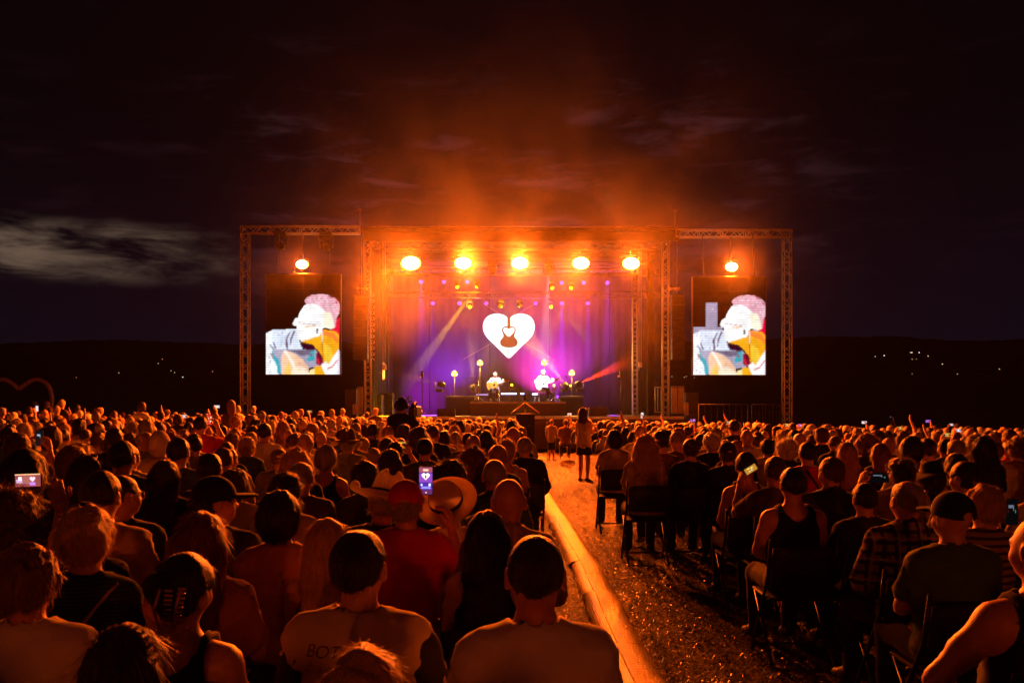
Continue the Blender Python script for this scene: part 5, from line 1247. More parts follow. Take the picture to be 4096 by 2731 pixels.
# right block
P(2458, 1716, 64, 'bob', 'darkbrown', 'tee', 'cream', 'f', 'person with dark bob and cream top on the right aisle edge', chair='black folding chair of the dark-bobbed person on the right aisle edge')
P(2582, 1734, 90, 'wavy', 'blonde', 'tee', 'beige', 'f', 'person with long wavy blonde hair on the right aisle edge', bulk=.03, chair='black folding chair under the long wavy blonde hair')
P(2560, 1700, 46, 'bald', 'grey', 'tee', 'cream', 'm', 'bald person directly behind the long wavy blonde hair')
P(2762, 1752, 68, 'bun', 'brown', 'long', 'darkgreen', 'f', 'person with hair pulled back, dark green top and cross strap', bulk=.04, chair='black folding chair under the dark green top')
P(2640, 1722, 66, 'short', 'black', 'tee', 'brown', 'm', 'person with round dark head between blonde waves and pulled-back hair')
P(2712, 1722, 62, 'balding', 'grey', 'tee', 'brown', 'm', 'balding person looking down at the right of the aisle', head=(0, -25, 0))
P(2910, 1764, 70, 'fringe', 'brown', 'tee', 'black', 'm', 'person in a dark cap worn backwards and black shirt', bulk=.04, hat='cap_back', hatm=cloth('charcoal'), chair='black folding chair under the backwards dark cap')
pph = P(2985, 1808, 84, 'short', 'black', 'tank', 'charcoal', 'f', 'person with short black hair and bare shoulders beyond the tilted golden phone', head=(-8, -8, 0), chair='black folding chair beyond the tilted golden phone')
pho = P(3100, 1826, 88, 'short', 'brown', 'tee', 'brown', 'm', 'person with short brown hair and brown top holding the tilted golden phone', skin='red', pose='phoneL', chair='black folding chair left of the black tank top')
P(3230, 1767, 70, 'short', 'black', 'tee', 'red', 'm', 'person in a bright red T-shirt with dark cross strap')
P(3172, 1868, 104, 'short', 'black', 'tank', 'black', 'm', 'man with flat-top hair, broad bare shoulders and black tank top', skin='red', bulk=.02, chair='black folding chair under the black tank top')
P(3325, 1828, 96, 'short', 'brown', 'collar', 'charcoal', 'm', 'person with short hair and dark collared shirt right of the black tank top', head=(14, 0, 0), bulk=.02)
P(3385, 1767, 72, 'long', 'blonde', 'tee', 'charcoal', 'f', 'person with long smooth blonde hair in the right block')
P(3465, 1732, 92, 'curly', 'lightbrown', 'tee', 'charcoal', 'f', 'person with fair curls in the right block')
P(3520, 1771, 70, 'long', 'red', 'tee', 'black', 'f', 'person with long auburn hair in the right block')
pglas = P(3603, 1823, 98, 'mop', 'brown', 'tee', 'beige', 'm', 'person with brushed-up hair and glasses holding a dark phone low', pose='phoneL', head=(8, 0, 0))
P(3458, 1931, 96, 'short', 'black', 'tee', 'charcoal', 'm', 'smaller person with round dark head left of the plaid shirt', chair='black folding chair left of the plaid shirt')
P(3628, 1921, 124, 'balding', 'grey', 'collar', patterned('plaid_shirt', 'plaid', (.30, .22, .15), (.04, .035, .04), (.5, .42, .3)), 'm', 'balding person in a plaid shirt', skin='red', chair='black folding chair under the plaid shirt', head=(6, 0, 0))
P(3725, 1842, 190, 'bob', 'black', 'tee', 'black', 'f', 'person in a floppy dark sun hat', hat='sunhat', hatm=cloth('black'))
P(3860, 1842, 106, 'pony', 'black', 'tee', 'brown', 'f', 'person with dark ponytail and glasses turned left, behind the black backward cap', head=(24, 0, 0))
P(3808, 1960, 152, 'bald', 'grey', 'tee', 'green', 'm', 'person in a black backward cap and green shirt near the right edge', hat='cap_back', hatm=cloth('black'), skin='fair', bulk=.03, head=(16, 0, 0), chair='black folding chair under the green shirt')
pstr = P(3935, 1932, 138, 'pixie', 'blonde', 'long', patterned('stripe_shirt', 'stripe', (.32, .22, .13), (.05, .04, .04), 150), 'f', 'person with short blonde hair and striped shirt holding up a dark phone', pose='phoneR')
P(4172, 2060, 205, 'bald', 'grey', 'tank', 'black', 'm', 'bald person in black tank top cropped by the right edge', skin='red', pose='side', head=(20, 0, 0), bulk=.03, chair='black folding chair at the lower right corner')
P(3825, 1755, 68, 'balding', 'grey', 'tee', 'brown', 'm', 'grey balding person between floppy hat and ponytail, one row ahead')
P(3980, 1767, 60, 'buzz', 'lightbrown', 'tee', 'cream', 'm', 'person with cropped fair hair and cream shirt near the right edge')
P(4065, 1750, 70, 'mop', 'brown', 'tee', 'brown', 'f', 'person with tousled hair at the right edge, ahead of the striped shirt')
P(3707, 1753, 68, 'short', 'darkbrown', 'tee', 'white', 'm', 'person with dark hair and white T-shirt just beyond the floppy dark hat')
P(3932, 1743, 84, 'long', 'black', 'tee', 'black', 'f', 'person with long black hair beyond the ponytail, right block')

# phones of these people
def phone_at(o, px, py, land, pic, label, yy=.31, **kw):
    q = hold(o, (0, yy, 1.1)); return phone(W(px, py, q.y), pic, label, land, **kw)
phone_at(pw, 112, 1920, True, 'wide', 'sideways phone at the left edge showing the stage and screen', L=.125, ry=R(-2), yy=.20)
phone_at(pred, 1703, 1922, False, 'heart', 'upright phone showing the glowing heart, held by the red cap person', L=.15, yy=.15)
phone_at(pho, 3003, 1876, True, 'gold', 'tilted phone with golden screen in the right block', L=.105, ry=R(-32), yy=.17)
phone_at(pglas, 3516, 1909, True, 'dark', 'dark sideways phone with few small lights, right block', L=.17, bright=.5)
phone_at(pstr, 4048, 2046, False, 'dark', 'tall dark phone at the right edge', L=.15, bright=.35)

# phones farther off, each with the person that holds it
def filmer(px, py, wpx, land, pic, hair, hcol, smat, label, plabel, far=None):
    d = far or (.155 if land else .076) * FPX / wpx
    q = W(px, py, d); g = ground_z(q.x, d)
    pose, lz, lx = ('phone2', 1.255, 0.0) if (q.z - g) < 1.44 else ('phonehi', 1.47, .14)
    s = max(.86, min(1.12, (q.z - g) / lz)); zoff = q.z - s * lz
    sex = 'f' if hair in ('bob', 'long', 'layered', 'pony') else 'm'
    x = q.x - lx * s; y = d - .34 * s
    PEOPLE.append((x, y, px, HY + (EYE - zoff - 1.31 * s) * FPX / y, .18 * s * FPX / y))
    person((x, y, zoff), s, 0, sex, pose, hair=hair, hcol=hcol, shirt='tee', smat=smat, label=plabel, group='seated audience', strands=500, seed=len(PEOPLE))
    phone(q, pic, label, land, L=.155)
for a in ((157, 1752, 30, False, 'dark', 'layered', 'brown', 'brown', 'dark upright phone beyond the black bob at left', 'person holding a dark upright phone in the left block'),
          (839, 1679, 20, False, 'red', 'short', 'black', 'red', 'small bright orange-red upright phone in the left block', 'person holding the orange-red upright phone'),
          (737, 1665, 26, True, 'white', 'bob', 'brown', 'charcoal', 'small pale sideways phone left of the orange-red phone', 'person holding a small pale phone, left block'),
          (867, 1626, 24, True, 'white', 'short', 'grey', 'white', 'small pale phone raised near the left truss tower', 'person raising a small pale phone near the left truss tower'),
          (148, 1634, 12, False, 'white', 'short', 'brown', 'brown', 'tiny bright upright phone at the far left', 'person with a tiny bright phone far left'),
          (1598, 1779, 57, True, 'gold', 'short', 'black', 'brown', 'sideways phone with golden lamps on its screen, left of the aisle', 'person holding the sideways phone with golden lamps'),
          (1238, 1646, 22, True, 'warm', 'short', 'black', 'charcoal', 'small warm phone raised under the left video screen', 'person raising a small warm phone under the left video screen'),
          (2569, 1661, 12, False, 'white', 'long', 'brown', 'beige', 'tiny white upright phone at the foot of the stage, right of centre', 'person raising a tiny white upright phone by the stage'),
          (2771, 1681, 22, True, 'violet', 'short', 'black', 'black', 'tiny violet phone under the right speaker tower', 'person holding a tiny violet phone under the right speaker tower'),
          (2278, 1656, 26, True, 'white', 'short', 'brown', 'brown', 'small white phone held up before the stage riser', 'person holding a small white phone before the riser', 29.0),
          (2915, 1691, 34, True, 'warm', 'short', 'darkbrown', 'charcoal', 'sideways dim phone raised with both arms under the right screen', 'person raising both arms with a dim phone under the right screen'),
          (3148, 1700, 26, True, 'gold', 'short', 'brown', 'cream', 'small golden phone at the foot of the right truss tower', 'person with a small golden phone at the right truss tower'),
          (3200, 1702, 22, True, 'violet', 'bob', 'black', 'black', 'small bluish phone right of the right truss tower', 'person with a small bluish phone right of the truss tower'),
          (3457, 1689, 22, True, 'white', 'short', 'grey', 'cream', 'tiny white phone low against the dark hill, right block', 'person with a tiny white phone, right block'),
          (3600, 1712, 26, True, 'gold', 'short', 'brown', 'beige', 'small yellow phone, right block, between two raised pairs of arms', 'person with the small yellow phone, right block'),
          (3713, 1684, 22, True, 'violet', 'short', 'black', 'brown', 'small violet phone raised above heads in the right block', 'person with the raised violet phone'),
          (3805, 1698, 18, True, 'white', 'short', 'brown', 'grey', 'tiny pale phone right of the raised violet phone', 'person with tiny pale phone right of the violet one'),
          (3832, 1721, 26, True, 'white', 'bob', 'brown', 'charcoal', 'small pale pink phone in the right block', 'person with the small pale pink phone'),
          (3787, 1739, 33, True, 'gold', 'long', 'red', 'red', 'bright golden sideways phone in the right block', 'person in red holding the bright golden phone'),
          (3565, 1668, 16, True, 'dark', 'short', 'brown', 'beige', 'small dark phone raised highest in the right block', 'person raising a phone highest in the right block')):
    filmer(*a)

# details on single people
def on_person(o, mb, name, m): 
    q = mb.build(name, m, o); return q
hm = head_mats(-14, 6, 12); c = Vector(HC)
clip = MB()
for sx, t0 in ((-.018, .0), (.018, .008)):
    for k in range(9): clip.box((sx * (1 - .05 * k) - .008, -.150 + .0015 * abs(k - 4), .045 - k * .0135 + t0), (.024, .010, .0065), bev=.002)
    clip.tube([(sx - .02 - .011 * (1 if sx < 0 else -1), -.152, .052 + t0), (sx - .03 - .011 * (1 if sx < 0 else -1), -.156, -.01 + t0), (sx * .6 - .02 - .009 * (1 if sx < 0 else -1), -.145, -.075 + t0)], .0045, 6)
q = clip.build('hair_clip', mat('clip_shell', (.38, .22, .12), .35, .5), pclip); q.parent = [ch for ch in pclip.children if ch.name.startswith('hair')][0]; q.matrix_local = Matrix.Translation(c) @ Matrix.Rotation(R(30), 4, 'Z')
M_BEAD = mat('bead_glass', (.8, .55, .35), .12, .6, .6)
bd = MB()
for k in range(15):
    a = R(12 + 156 * k / 14); bd.lathe([(.001, -.006), (.005, -.003), (.005, .003), (.001, .006)], 6, Matrix.Translation(c + Vector((.099 * math.cos(a), -.015, .112 * math.sin(a)))))
q = bd.build('beaded_hairband', M_BEAD, pband); q['kind'] = 'stuff'
bd = MB()
for k in range(17):
    a = R(15 + 150 * k / 16); bd.lathe([(.001, -.005), (.0042, -.0025), (.0042, .0025), (.001, .005)], 6, Matrix.Translation(Vector((.088 * math.cos(a), -.004, .104 * math.sin(a)))))
q = bd.build('beaded_hairband', M_BEAD, pclip); q['kind'] = 'stuff'; q.matrix_local = hm @ Matrix.Translation(c)
# the printed back of the pale shirt: letters and a dark shape, a hair off the cloth
def text_part(o, s, size, loc, m, name='lettering', shear=.0):
    cu = bpy.data.curves.new(name, 'FONT'); cu.body = s; cu.size = size; cu.extrude = .0004; cu.offset = -.0006; cu.shear = shear
    tmp = bpy.data.objects.new('tmp', cu); COL.objects.link(tmp); dg = bpy.context.evaluated_depsgraph_get(); me = bpy.data.meshes.new_from_object(tmp.evaluated_get(dg)); bpy.data.objects.remove(tmp)
    me.materials.clear(); me.materials.append(m); q = bpy.data.objects.new(name, me); link(q, o); q.rotation_euler = (R(90), 0, 0); q.location = loc
    return q
M_PRINT = mat('shirt_print', (.16, .11, .08), .9, .1); M_PRINT2 = mat('shirt_print_brown', (.22, .13, .08), .9, .1)
def wrap_back(q, o):
    """Lay flat print on the curved back of the shirt."""
    sh = [ch for ch in o.children if ch.name.startswith('shirt')][0]
    md = q.modifiers.new('wrap', 'SHRINKWRAP'); md.target = sh; md.wrap_method = 'PROJECT'; md.use_project_y = False; md.use_project_z = True; md.use_negative_direction = True; md.use_positive_direction = True; md.offset = .0035; md.wrap_mode = 'ABOVE_SURFACE'
sdm = bpy.data.curves
for tx, sz, x, z in (('BOTANIC', .055, -.150, .935), ('CLAVIS', .032, -.150, .890)):
    q = text_part(pbot, tx, sz, (x, -.25, z), M_PRINT, shear=.25)
    wrap_back(q, pbot)
# dark sleeves and straps: thin tubes and half sleeves over the cloth
def sleeve(o, sex, pose, m, bulk=0.0):
    J = pose_of(pose, sex)
    for s in 'RL':
        sh, el = J['sh' + s], J['el' + s]; F = Field((-.40, -.2, .6), (.40, .3, 1.12), .0125); F.cone(lerp(sh, el, .12), lerp(sh, el, .62), .084, .084, .02); F.rough(.005, (14, 14, 20)); V, Q = F.mesh(); me = npmesh('sleeve', V, Q); q = bpy.data.objects.new('sleeve', me); me.materials.append(m); link(q, o)
sleeve(pbot, 'm', 'lap', cloth('charcoal'))
def strap(o, a, b, m, w=.018):
    """Flat strap over one shoulder across the back."""
    sh = [ch for ch in o.children if ch.name.startswith('shirt')][0]
    n = 14; V = []; Fq = []
    a, b = Vector(a), Vector(b); d = (b - a).normalized(); sd = Vector((d.z, 0, -d.x)).normalized() * w
    for i in range(n + 1):
        p = a.lerp(b, i / n); V += [p - sd, p + sd]
    for i in range(n): Fq.append((2 * i, 2 * i + 1, 2 * i + 3, 2 * i + 2))
    mb = MB(); mb.add(V, Fq, True); q = mb.build('strap', m, o)
    md = q.modifiers.new('wrap', 'SHRINKWRAP'); md.target = sh; md.wrap_method = 'PROJECT'; md.use_project_y = True; md.use_negative_direction = True; md.use_positive_direction = True; md.offset = .004
    q.modifiers.new('thick', 'SOLIDIFY').thickness = .004
M_STRAP = mat('strap_webbing', (.05, .05, .045), .8, .2); M_ROPE = mat('strap_cord', (.35, .28, .18), .7, .3)
byl = {o.get('label'): o for o in bpy.data.objects if o.get('category') == 'person'}
def who(txt): return [o for l, o in byl.items() if txt in l][0]
for txt, a, b, m, w in (('ribbed dark green', (.15, -.3, 1.03), (-.16, -.3, .60), M_ROPE, .006), ('diagonal bag strap', (-.10, -.3, 1.0), (.10, -.3, .66), M_STRAP, .02), ('dark green top and cross', (-.05, -.3, 1.03), (.15, -.3, .8), M_STRAP, .014),
                   ('bright red T-shirt', (-.05, -.3, 1.03), (.16, -.3, .72), M_STRAP, .015), ('dark green shirt and cross', (-.06, -.3, 1.02), (.13, -.3, .72), M_STRAP, .013), ('dark blue shirt and strap', (.08, -.3, 1.03), (-.12, -.3, .7), M_STRAP, .014)):
    strap(who(txt), a, b, m, w)
def glasses(o, head):
    g = MB(); cc = Vector(HC)
    for sx in (-1, 1):
        g.lathe([(.0225, -.001), (.0225, .001), (.0205, .001), (.0205, -.001)], 14, Matrix.Translation(cc + Vector((sx * .032, .108, -.016))) @ Matrix.Rotation(R(90), 4, 'X'), close=True)
        g.tube([cc + Vector((sx * .054, .106, -.012)), cc + Vector((sx * .083, .05, -.012)), cc + Vector((sx * .088, -.01, -.014)), cc + Vector((sx * .086, -.03, -.03))], .0018, 5)
    g.tube([cc + Vector((-.010, .109, -.013)), cc + Vector((.010, .109, -.013))], .0016, 5)
    q = g.build('glasses', M_CHROME, o); q.matrix_local = head_mats(*head)
glasses(who('shaved head and glasses'), (-38, 0, 0)); glasses(pglas, (8, 0, 0)); glasses(who('ponytail and glasses'), (24, 0, 0))
g = MB(); q = who('sunglasses pushed up')
for sx in (-1, 1): g.lathe([(.001, .002), (.022, .0), (.024, -.003)], 12, Matrix.Translation(c + Vector((sx * .034, .045, .108))) @ Matrix.Rotation(R(-25), 4, 'X'))
g.tube([c + Vector((-.09, -.02, .05)), c + Vector((-.06, .04, .105)), c + Vector((.06, .04, .105)), c + Vector((.09, -.02, .05))], .003, 6); g.build('sunglasses', M_PLASTIC, q)

# ------------------------------------------------------------------ people on their feet
def stander(px, ht, feet, label, pose='stand', **kw):
    d = EYE * FPX / (feet - HY)
    for _ in range(3): d = (EYE - ground_z(XX(px, d), d)) * FPX / (feet - HY)
    x = XX(px, d); g = ground_z(x, d); s = (ZZ(ht, d) - g) / 1.735
    PEOPLE.append((x, d, px, ht, .18 * s * FPX / d))
    return person((x, d, g + s * .43), s, kw.pop('rz', 0), pose=pose, label=label, shoes=True, **kw)
stander(2336, 1630, 1936, 'girl standing in the aisle with long hair, light top and black shorts', sex='f', hair='long', hcol='brown', shirt='tank', smat='beige', tkind='skirt', trousers=2, rz=R(-38), head=(0, 14, 0), skin='tan')
stander(2206, 1678, 1846, 'child standing in the aisle in a light top before the stage', sex='m', hair='short', hcol='lightbrown', shirt='tee', smat='beige', tkind='short', trousers=0, rz=R(-20))
pc = None
d_ = 14.5; x_ = XX(1606, d_); g_ = ground_z(x_, d_); s_ = (ZZ(1580, d_) - g_) / 1.80
PEOPLE.append((x_, d_, 1606, 1574, 60))
pc = person((x_, d_, g_ + s_ * .43), s_, R(-8), 'm', 'camop', hair='mop', hcol='black', shirt='tee', smat='black', label='cameraman in black with headset standing above the seated crowd', shoes=True, bulk=.02, head=(-8, 4, 0))
hd = MB()
hd.tube([c + Vector((.102 * math.cos(R(a)), 0, .125 * math.sin(R(a)))) for a in range(-10, 191, 20)], .010, 8)
hb = hd.build('headband', M_PLASTIC, pc); hb.matrix_local = head_mats(-8, 4, 0)
for sx in (-1, 1):
    e = MB().lathe([(.001, .03), (.035, .028), (.045, .012), (.045, -.012), (.001, -.014)], 16, Matrix.Translation(c + Vector((sx * .098, 0, -.02))) @ Matrix.Rotation(R(90 * sx), 4, 'Y')); e.build('ear_cup', M_PLASTIC, hb)
q = hold(pc, (.21, .02, 1.08)); vc = empty('video_camera', q, R(-8))
MB().box((0, .10, .02), (.13, .34, .17), bev=.015).build('body', M_PLASTIC, vc); MB().lathe([(.001, .40), (.052, .40), (.058, .30), (.050, .27), (.045, .18)], 16, Matrix.Rotation(R(-90), 4, 'X') @ Matrix.Translation((0, 0, 0))).build('lens_barrel', M_PLASTIC, vc)
MB().box((-.05, .18, .13), (.06, .16, .05), bev=.01).build('viewfinder', M_PLASTIC, vc); MB().tube([(0, -.05, .12), (0, -.03, .17), (0, .14, .17), (0, .17, .12)], .013, 8).build('carry_handle', M_PLASTIC, vc); MB().box((0, -.12, .0), (.10, .09, .15), bev=.01).build('battery', M_PLASTIC, vc)
tag(vc, 'black video camera on the shoulder of the headset cameraman', 'video camera')
q = hold(pc, (-.20, .16, 1.02)); mc = empty('shotgun_microphone', q); MB().tube([(-.05, 0, .06), (.05, 0, -.03)], .022, 8).build('wind_cover', M_BLACKCLOTH, mc); MB().tube([(.05, 0, -.03), (.16, 0, -.10)], .007, 6).build('boom', M_BLACKMETAL, mc)
tag(mc, 'short black microphone left of the headset cameraman', 'microphone')

# ------------------------------------------------------------------ the rest of the seated rows
rg = random.Random(21)
STY = [('short', 30), ('buzz', 5), ('balding', 8), ('bald', 6), ('bob', 12), ('long', 13), ('wavy', 7), ('curly', 4), ('bun', 5), ('pony', 4), ('pixie', 11), ('mop', 6), ('layered', 8)]
FEM = ('bob', 'long', 'wavy', 'curly', 'bun', 'pony', 'layered')
HDESC = dict(short='short', buzz='cropped', balding='thinning', bald='bald', bob='bobbed', long='long', wavy='long wavy', curly='curly', bun='pinned-up', pony='tied-back', pixie='short full', mop='tousled', layered='layered')
SHW = [('white', 13), ('cream', 11), ('beige', 7), ('black', 20), ('charcoal', 14), ('navy', 8), ('red', 3), ('pink', 4), ('olive', 2), ('green', 4), ('blue', 6), ('grey', 8), ('brown', 8)]
def pick(w): return rg.choices([a for a, _ in w], [b for _, b in w])[0]
def look():
    st = pick(STY); sex = 'f' if st in FEM or (st == 'pixie' and rg.random() < .7) else 'm'
    if st in ('bald',): hc = 'grey'
    elif st in ('balding', 'pixie'): hc = rg.choice(['grey', 'grey', 'white', 'brown', 'blonde', 'lightbrown'])
    else: hc = rg.choices(['black', 'darkbrown', 'brown', 'lightbrown', 'blonde', 'grey', 'white', 'red'], [18, 24, 18, 10, 12, 12, 4, 4])[0]
    sm = pick(SHW); kd = rg.choices(['tee', 'tank', 'collar', 'long'], [55, 16 if sex == 'f' else 3, 14 if sex == 'm' else 2, 10])[0]
    return st, sex, hc, kd, sm
def onum(n):
    a = ['zeroth', 'first', 'second', 'third', 'fourth', 'fifth', 'sixth', 'seventh', 'eighth', 'ninth', 'tenth', 'eleventh', 'twelfth', 'thirteenth', 'fourteenth', 'fifteenth', 'sixteenth', 'seventeenth', 'eighteenth', 'nineteenth']
    if n < 20: return a[n]
    return {2: 'twent', 3: 'thirt', 4: 'fort'}[n // 10] + ('ieth' if n % 10 == 0 else 'y-' + a[n % 10])
CANDS = []
for block, y0, inner, sgn in (('left', 4.9, .10, -1), ('right', 5.4, 2.12, 1)):
    row = 0; y = y0
    while y < 30.6:
        row += 1; k = 0; x = inner + sgn * rg.uniform(0, .08)
        if block == 'left' and y < 8.5: x = inner - .2
        while abs(x) < .64 * y + 1.5:
            k += 1; xx = x + rg.uniform(-.10, .10); yy = y + rg.uniform(-.19, .19)
            if not (y > 29.5 and rg.random() < .25): CANDS.append((yy, xx, block, row, k))
            x += sgn * rg.uniform(.50, .60)
        y += .92 if y < 20 else .85
CANDS.sort()
FAR = []; n_ind = len(PEOPLE); aisle_n = 0
YAWS = [0, 0, 0, 18, -18]
def ok_place(x, y, hx, ht, hw):
    for (px_, py_, hx_, ht_, hw_) in PEOPLE:
        if abs(px_ - x) < .46 and abs(py_ - y) < .50: return False
        if py_ > y and abs(hx - hx_) < .40 * (hw + hw_) and ht < ht_ + .60 * hw_ : return False   # would hide someone placed by hand
    return True
INDIV = []
for yy, xx, block, row, k in CANDS:
    g = ground_z(xx, yy); s = rg.choice([rg.uniform(.88, 1.0), rg.uniform(.94, 1.07)])
    ht = HY + (EYE - g - 1.31 * s) * FPX / yy; hx = CX + xx * FPX / yy; hw = .185 * s * FPX / yy
    if hx < -90 or hx > 4186: continue
    if not ok_place(xx, yy, hx, ht, hw): continue
    if abs(xx - XX(2095, 26.5)) < .75 and 25.7 < yy < 27.4: continue
    if yy < 6.3 and (hx > 1900 and hx < 2250): continue
    st, sex, hc, kd, sm = look(); yaw = rg.choice(YAWS); rzz = R(rg.uniform(-9, 9)); bulk = rg.choice([0, 0, .02])
    if n_ind < 300:
        n_ind += 1
        hd_ = 'a bald head' if st == 'bald' else '%s %s hair' % (HDESC[st], {'darkbrown': 'dark', 'lightbrown': 'fair'}.get(hc, hc))
        lab = '%s, %s top, %s block, %s row, %s from the aisle' % (hd_, sm, block, onum(row), onum(k)); lab = 'person with ' + lab
        person((xx, yy, g), s, rzz, sex, 'lap', (yaw, 0, 0), bulk, st, hc, kd, sm, rg.choices(['fair', 'tan', 'red', 'brown'], [5, 4, 4, 1])[0], rg.randrange(4), seed=rg.randrange(6), label=lab, group='seated audience', shoes=k <= 2)
        if k <= 1 and ((block == 'right') or yy > 7): folding_chair((xx, yy, g), rzz, s, 'black folding chair at the aisle end of the %s row, %s block' % (onum(row), block))
        elif block == 'right' and k <= 3 and yy < 9: folding_chair((xx, yy, g), rzz, s, 'black folding chair, right block, %s row, %s from the aisle' % (onum(row), onum(k)))
    else: FAR.append((xx, yy, g, s, rzz, st, sex, hc, kd, sm, yaw))

# heads beyond the three hundred nearest: one mass
for k in range(26):                                              # unseen rows behind the camera, added for the head shadows they cast forward
    xx = -4.6 + .5 * k + rg.uniform(-.08, .08); FAR.append((xx, rg.uniform(-2.2, -1.9), 0, rg.uniform(.95, 1.03), 0, pick(STY), 'm', 'brown', 'tee', 'grey', 0))
    xx = -7.0 + .6 * k + rg.uniform(-.08, .08); FAR.append((xx, rg.uniform(-3.2, -2.9), 0, rg.uniform(.95, 1.04), 0, pick(STY), 'f', 'brown', 'tee', 'grey', 0))
def far_crowd():
    lib = {}
    def head_vf(sex, l=1.0):
        if ('h', sex, l) not in lib:
            F = Field((-.12, -.14, .98), (.12, .14, 1.33), .029 * l); add_head(F, Matrix.Identity(4), True); F.ell((.081, -.004, 1.178), (.014, .022, .034), .012); F.ell((-.081, -.004, 1.178), (.014, .022, .034), .012); lib[('h', sex, l)] = F.mesh()
        return lib[('h', sex, l)]
    def shirt_vf(sex, l=1.0):
        if ('s', sex, l) not in lib:
            F = Field((-.34, -.20, .55), (.34, .22, 1.12), .05 * l); J = pose_of('lap', sex); add_torso(F, J, .014, 0, sex)
            for s in 'RL': F.cone(J['sh' + s], J['el' + s], .064, .058, .03)
            F.plane((0, 0, .72), (0, 0, -1)); lib[('s', sex, l)] = F.mesh()
        return lib[('s', sex, l)]
    def hair_vf(st, l=1.0):
        if ('r', st, l) not in lib:
            c0 = np.array(HC); t = .02 if st not in ('buzz', 'balding') else .008
            F = Field(c0 - (.19, .20, .36), c0 + (.19, .14, .18), .0265 * l); F.ell(c0 + (0, -.006, .006), (.0775 + t, .097 + t, .093 + t), .01)
            if st in ('short', 'buzz', 'balding', 'mop', 'bun', 'pony', 'pixie'): F.ell(c0 + (0, -.03, -.04), (.08, .075, .075), .02)
            if st in ('bob', 'layered'): F.ell(c0 + (0, -.02, -.045), (.10, .095, .10), .03)
            if st in ('long', 'wavy'): F.cone(c0 + (0, -.04, -.03), c0 + (0, -.11, -.28), .10, .08, .03, fl=(1, 1.6, 1))
            if st == 'curly': F.ell(c0 + (0, -.015, .0), (.13, .13, .13), .02)
            if st == 'bun': F.ell(c0 + (0, -.10, .04), (.05, .05, .05), .01)
            F.rough(.014, 26); F.ell(c0 + np.array((0, .115, -.055)), (.075, .078, .105), .012, 's')
            if st == 'balding': F.ell(c0 + (0, 0, .118), (.066, .085, .062), .006, 's')
            lib[('r', st, l)] = F.mesh()
        return lib[('r', st, l)]
    F = Field((.05, -.1, .9), (.45, .45, 1.75), .03); F.cone((.17, 0, 1.0), (.26, .12, 1.2), .05, .042, .02); F.cone((.26, .12, 1.2), (.18, .2, 1.45), .042, .03, .02); F.ell((.17, .2, 1.51), (.03, .03, .07), .02); lib['arm'] = F.mesh()
    V, Fq, C, n = [], [], [], 0; rr = random.Random(9)
    for xx, yy, g, s, rz, st, sex, hc, kd, sm, yaw in FAR:
        cs, sn = math.cos(rz), math.sin(rz); Rm = np.array(((cs, sn, 0), (-sn, cs, 0), (0, 0, 1)), np.float32); sk = rr.choice([(.56, .34, .25), (.44, .25, .17), (.55, .28, .20)])
        hy, hr = rr.gauss(yaw, 22) * math.pi / 180, rr.gauss(0, 7) * math.pi / 180; piv = np.array((0, -.01, 1.06), np.float32); Hm = np.array(Euler((rr.gauss(0, .12), hr, hy)).to_matrix().transposed(), np.float32)
        lo_d = 1.0 if 0 < yy < 18 else 1.35
        up = rr.choice([0] * 17 + [.10, .22, .34]) if yy > 14 and xx < -4 else 0; wd = rr.uniform(.92, 1.12)
        for (v, f), col in ((((lib['arm'], sk),) if rr.random() < .035 and yy > 14 else ()) + ((head_vf(sex, lo_d), sk), (shirt_vf(sex, lo_d), SHIRTC[sm]))) + (() if st == 'bald' else ((hair_vf(st, lo_d), HAIRC[hc]),)):
            if col is not SHIRTC[sm]: v = (v - piv) @ Hm + piv
            V.append((v @ Rm) * s * np.array((wd, 1, 1), np.float32) + np.array((xx, yy, g + up), np.float32)); Fq.append(f + n); C.append(np.tile(np.array((*col, 1), np.float32), (len(v), 1))); n += len(v)
    me = npmesh('crowd', np.concatenate(V), np.concatenate(Fq)); a = me.color_attributes.new('Col', 'FLOAT_COLOR', 'POINT'); a.data.foreach_set('color', np.concatenate(C).ravel())
    m = mat('crowd_mass', (.3, .2, .15), .6, .4, bump=(60, .3)); t = m.node_tree; vc_ = t.nodes.new('ShaderNodeVertexColor'); vc_.layer_name = 'Col'; t.links.new(vc_.outputs[0], t.nodes['Principled BSDF'].inputs['Base Color'])
    me.materials.append(m); o = bpy.data.objects.new('crowd', me); link(o); tag(o, 'far rows of the seated crowd reaching up to the stage, with unseen rows added behind', 'crowd', kind='stuff')
far_crowd()
print('individuals', n_ind, 'far', len(FAR))

# ================================================================== performers on the riser
pl1 = performer(1981, 1487, 'perf1', hair='balding', hcol='grey', shirt='jacket', smat='grey', skin='fair', trousers=0, head=(6, -6, 0), turn=R(-6), label='guitarist in a blue-grey jacket on the left of the riser')
guitar(pl1, 'orange classical guitar of the blue-grey jacket player', 'orange')
pl2 = performer(2172, 1479, 'perf2', hair='short', hcol='grey', shirt='long', smat='white', skin='fair', trousers=1, head=(-4, -4, 0), turn=R(6), label='guitarist in a white shirt with crossed legs on the right')
guitar(pl2, 'pale classical guitar of the white shirt player', 'pale')
